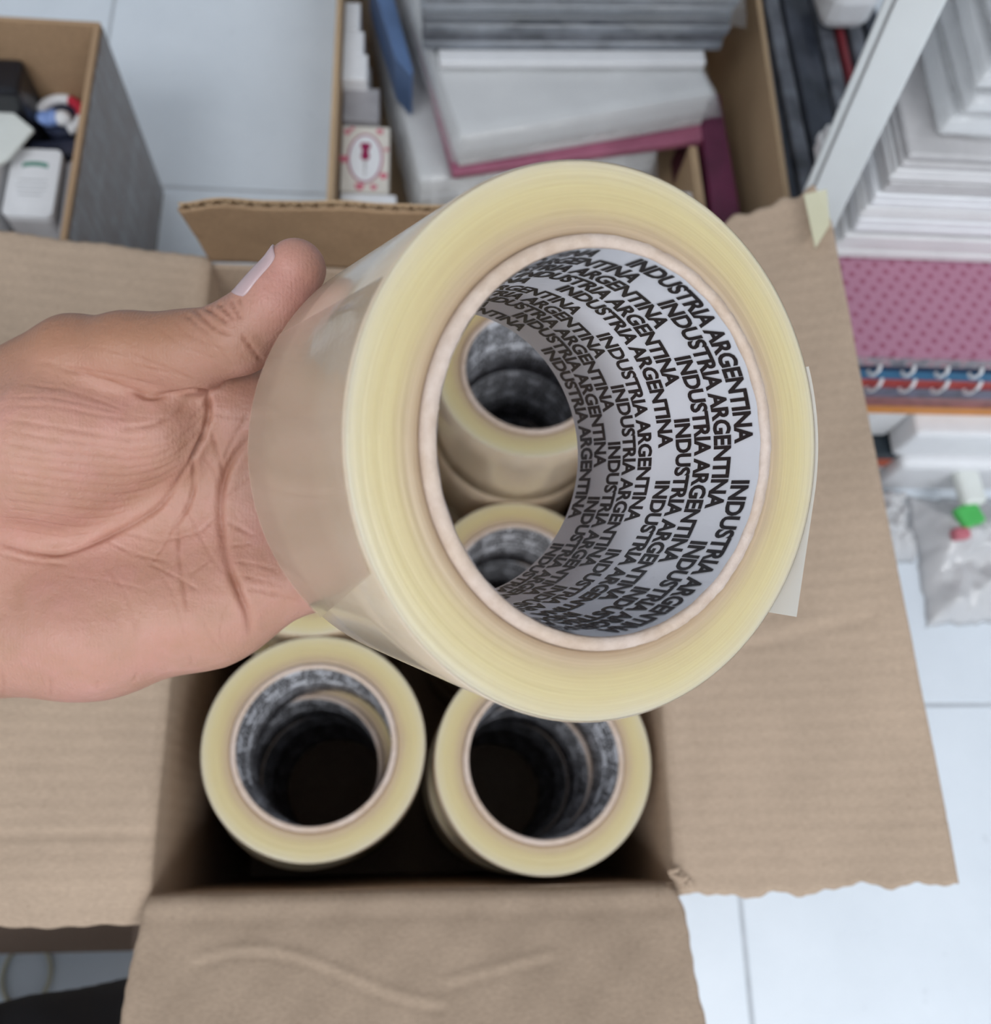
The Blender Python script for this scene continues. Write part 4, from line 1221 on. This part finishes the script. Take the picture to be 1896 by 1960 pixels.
# brighter packs on top, set forward, in crinkled clear bags
a = at(1785, 268, ztop + 0.001)
zc2 = ztop + 0.0008
for k, (h, dx) in enumerate(((0.020, 0.0), (0.017, 0.002), (0.017, 0.001), (0.020, 0.004))):
    pack('white_bag_pack', 'bright white pack in a crinkled clear bag, %s of the upper pile from below' % ord_[k], 'envelope pack', a.x + dx + 0.085, a.y + 0.05, zc2, zc2 + h - 0.003, 0.16, 0.09, 0.03 * (k % 2), ['white'], True, 'bright white bagged packs of the upper pile', 2, 0.008)
    zc2 += h + 0.0012

# ---- bags on the floor at the right
def lumpy(name, cx, cy, sx, sy, h, seed, n=30):
    bm = bmesh.new(); bmesh.ops.create_grid(bm, x_segments=n, y_segments=n, size=0.5)
    for v in bm.verts:
        x, y = v.co.x * 2, v.co.y * 2
        r = max(abs(x), abs(y))
        z = h * max(0, (1 - r ** 3)) * (0.85 + 0.5 * mnoise.fractal(Vector((x * 1.6 + seed, y * 1.6, seed)), 0.8, 2.0, 4)) + 0.0006
        v.co = Vector((cx + x * sx / 2 * (1 + 0.04 * wave(y * 2, x, seed)), cy + y * sy / 2 * (1 + 0.04 * wave(x * 2, y, seed)), z))
    me = from_bm(name, bm)
    return me
M['milky'] = mat_film('milky_bag', (0.74, 0.74, 0.76), 0.80, 0.2, 0.3, 50)
o = single('milky_bag', lumpy('milky_bag', 0.412, 0.266, 0.080, 0.066, 0.045, 1.0), M['milky'], 'crumpled milky plastic bag on the floor below the notebook pile', 'bag', None, True)
o.modifiers.new('thickness', 'SOLIDIFY').thickness = 0.0004
gb = empty('bagged_goods', (0.492, 0.236, 0)); tag(gb, 'white plastic bag of goods with a green and a red patch, on the right floor', 'bag')
def sub(o):
    o.matrix_parent_inverse = Matrix.Translation((-0.492, -0.236, 0)); return o
o = sub(link('bag', lumpy('bag', 0.506, 0.236, 0.102, 0.120, 0.040, 2.0), M['milky'], gb, True)); o.modifiers.new('thickness', 'SOLIDIFY').thickness = 0.0004
a = at(1857, 985, 0.044)
sub(link('green_patch', rot_box('green_patch', a.x, a.y, 0.036, 0.046, 0.022, 0.020, 0.35, 0.003), plain('bright_green', (0.08, 0.50, 0.11), 0.5), gb))
a = at(1855, 925, 0.046)
sub(link('white_tube', rot_box('white_tube', a.x, a.y, 0.036, 0.050, 0.022, 0.040, 0.1, 0.005), M['offwhite'], gb))
a = at(1838, 1022, 0.040)
sub(link('red_patch', rot_box('red_patch', a.x, a.y, 0.034, 0.0445, 0.014, 0.010, 0.1, 0.002), plain('pink_red', (0.55, 0.16, 0.20), 0.5), gb))
a = at(1860, 1095, 0.012)
single('white_tray', rot_box('white_tray', a.x + 0.02, a.y - 0.005, 0.0, 0.012, 0.09, 0.030, 0.05, 0.005), M['white'], 'white shallow tray on the floor in front of the bag of goods', 'tray')
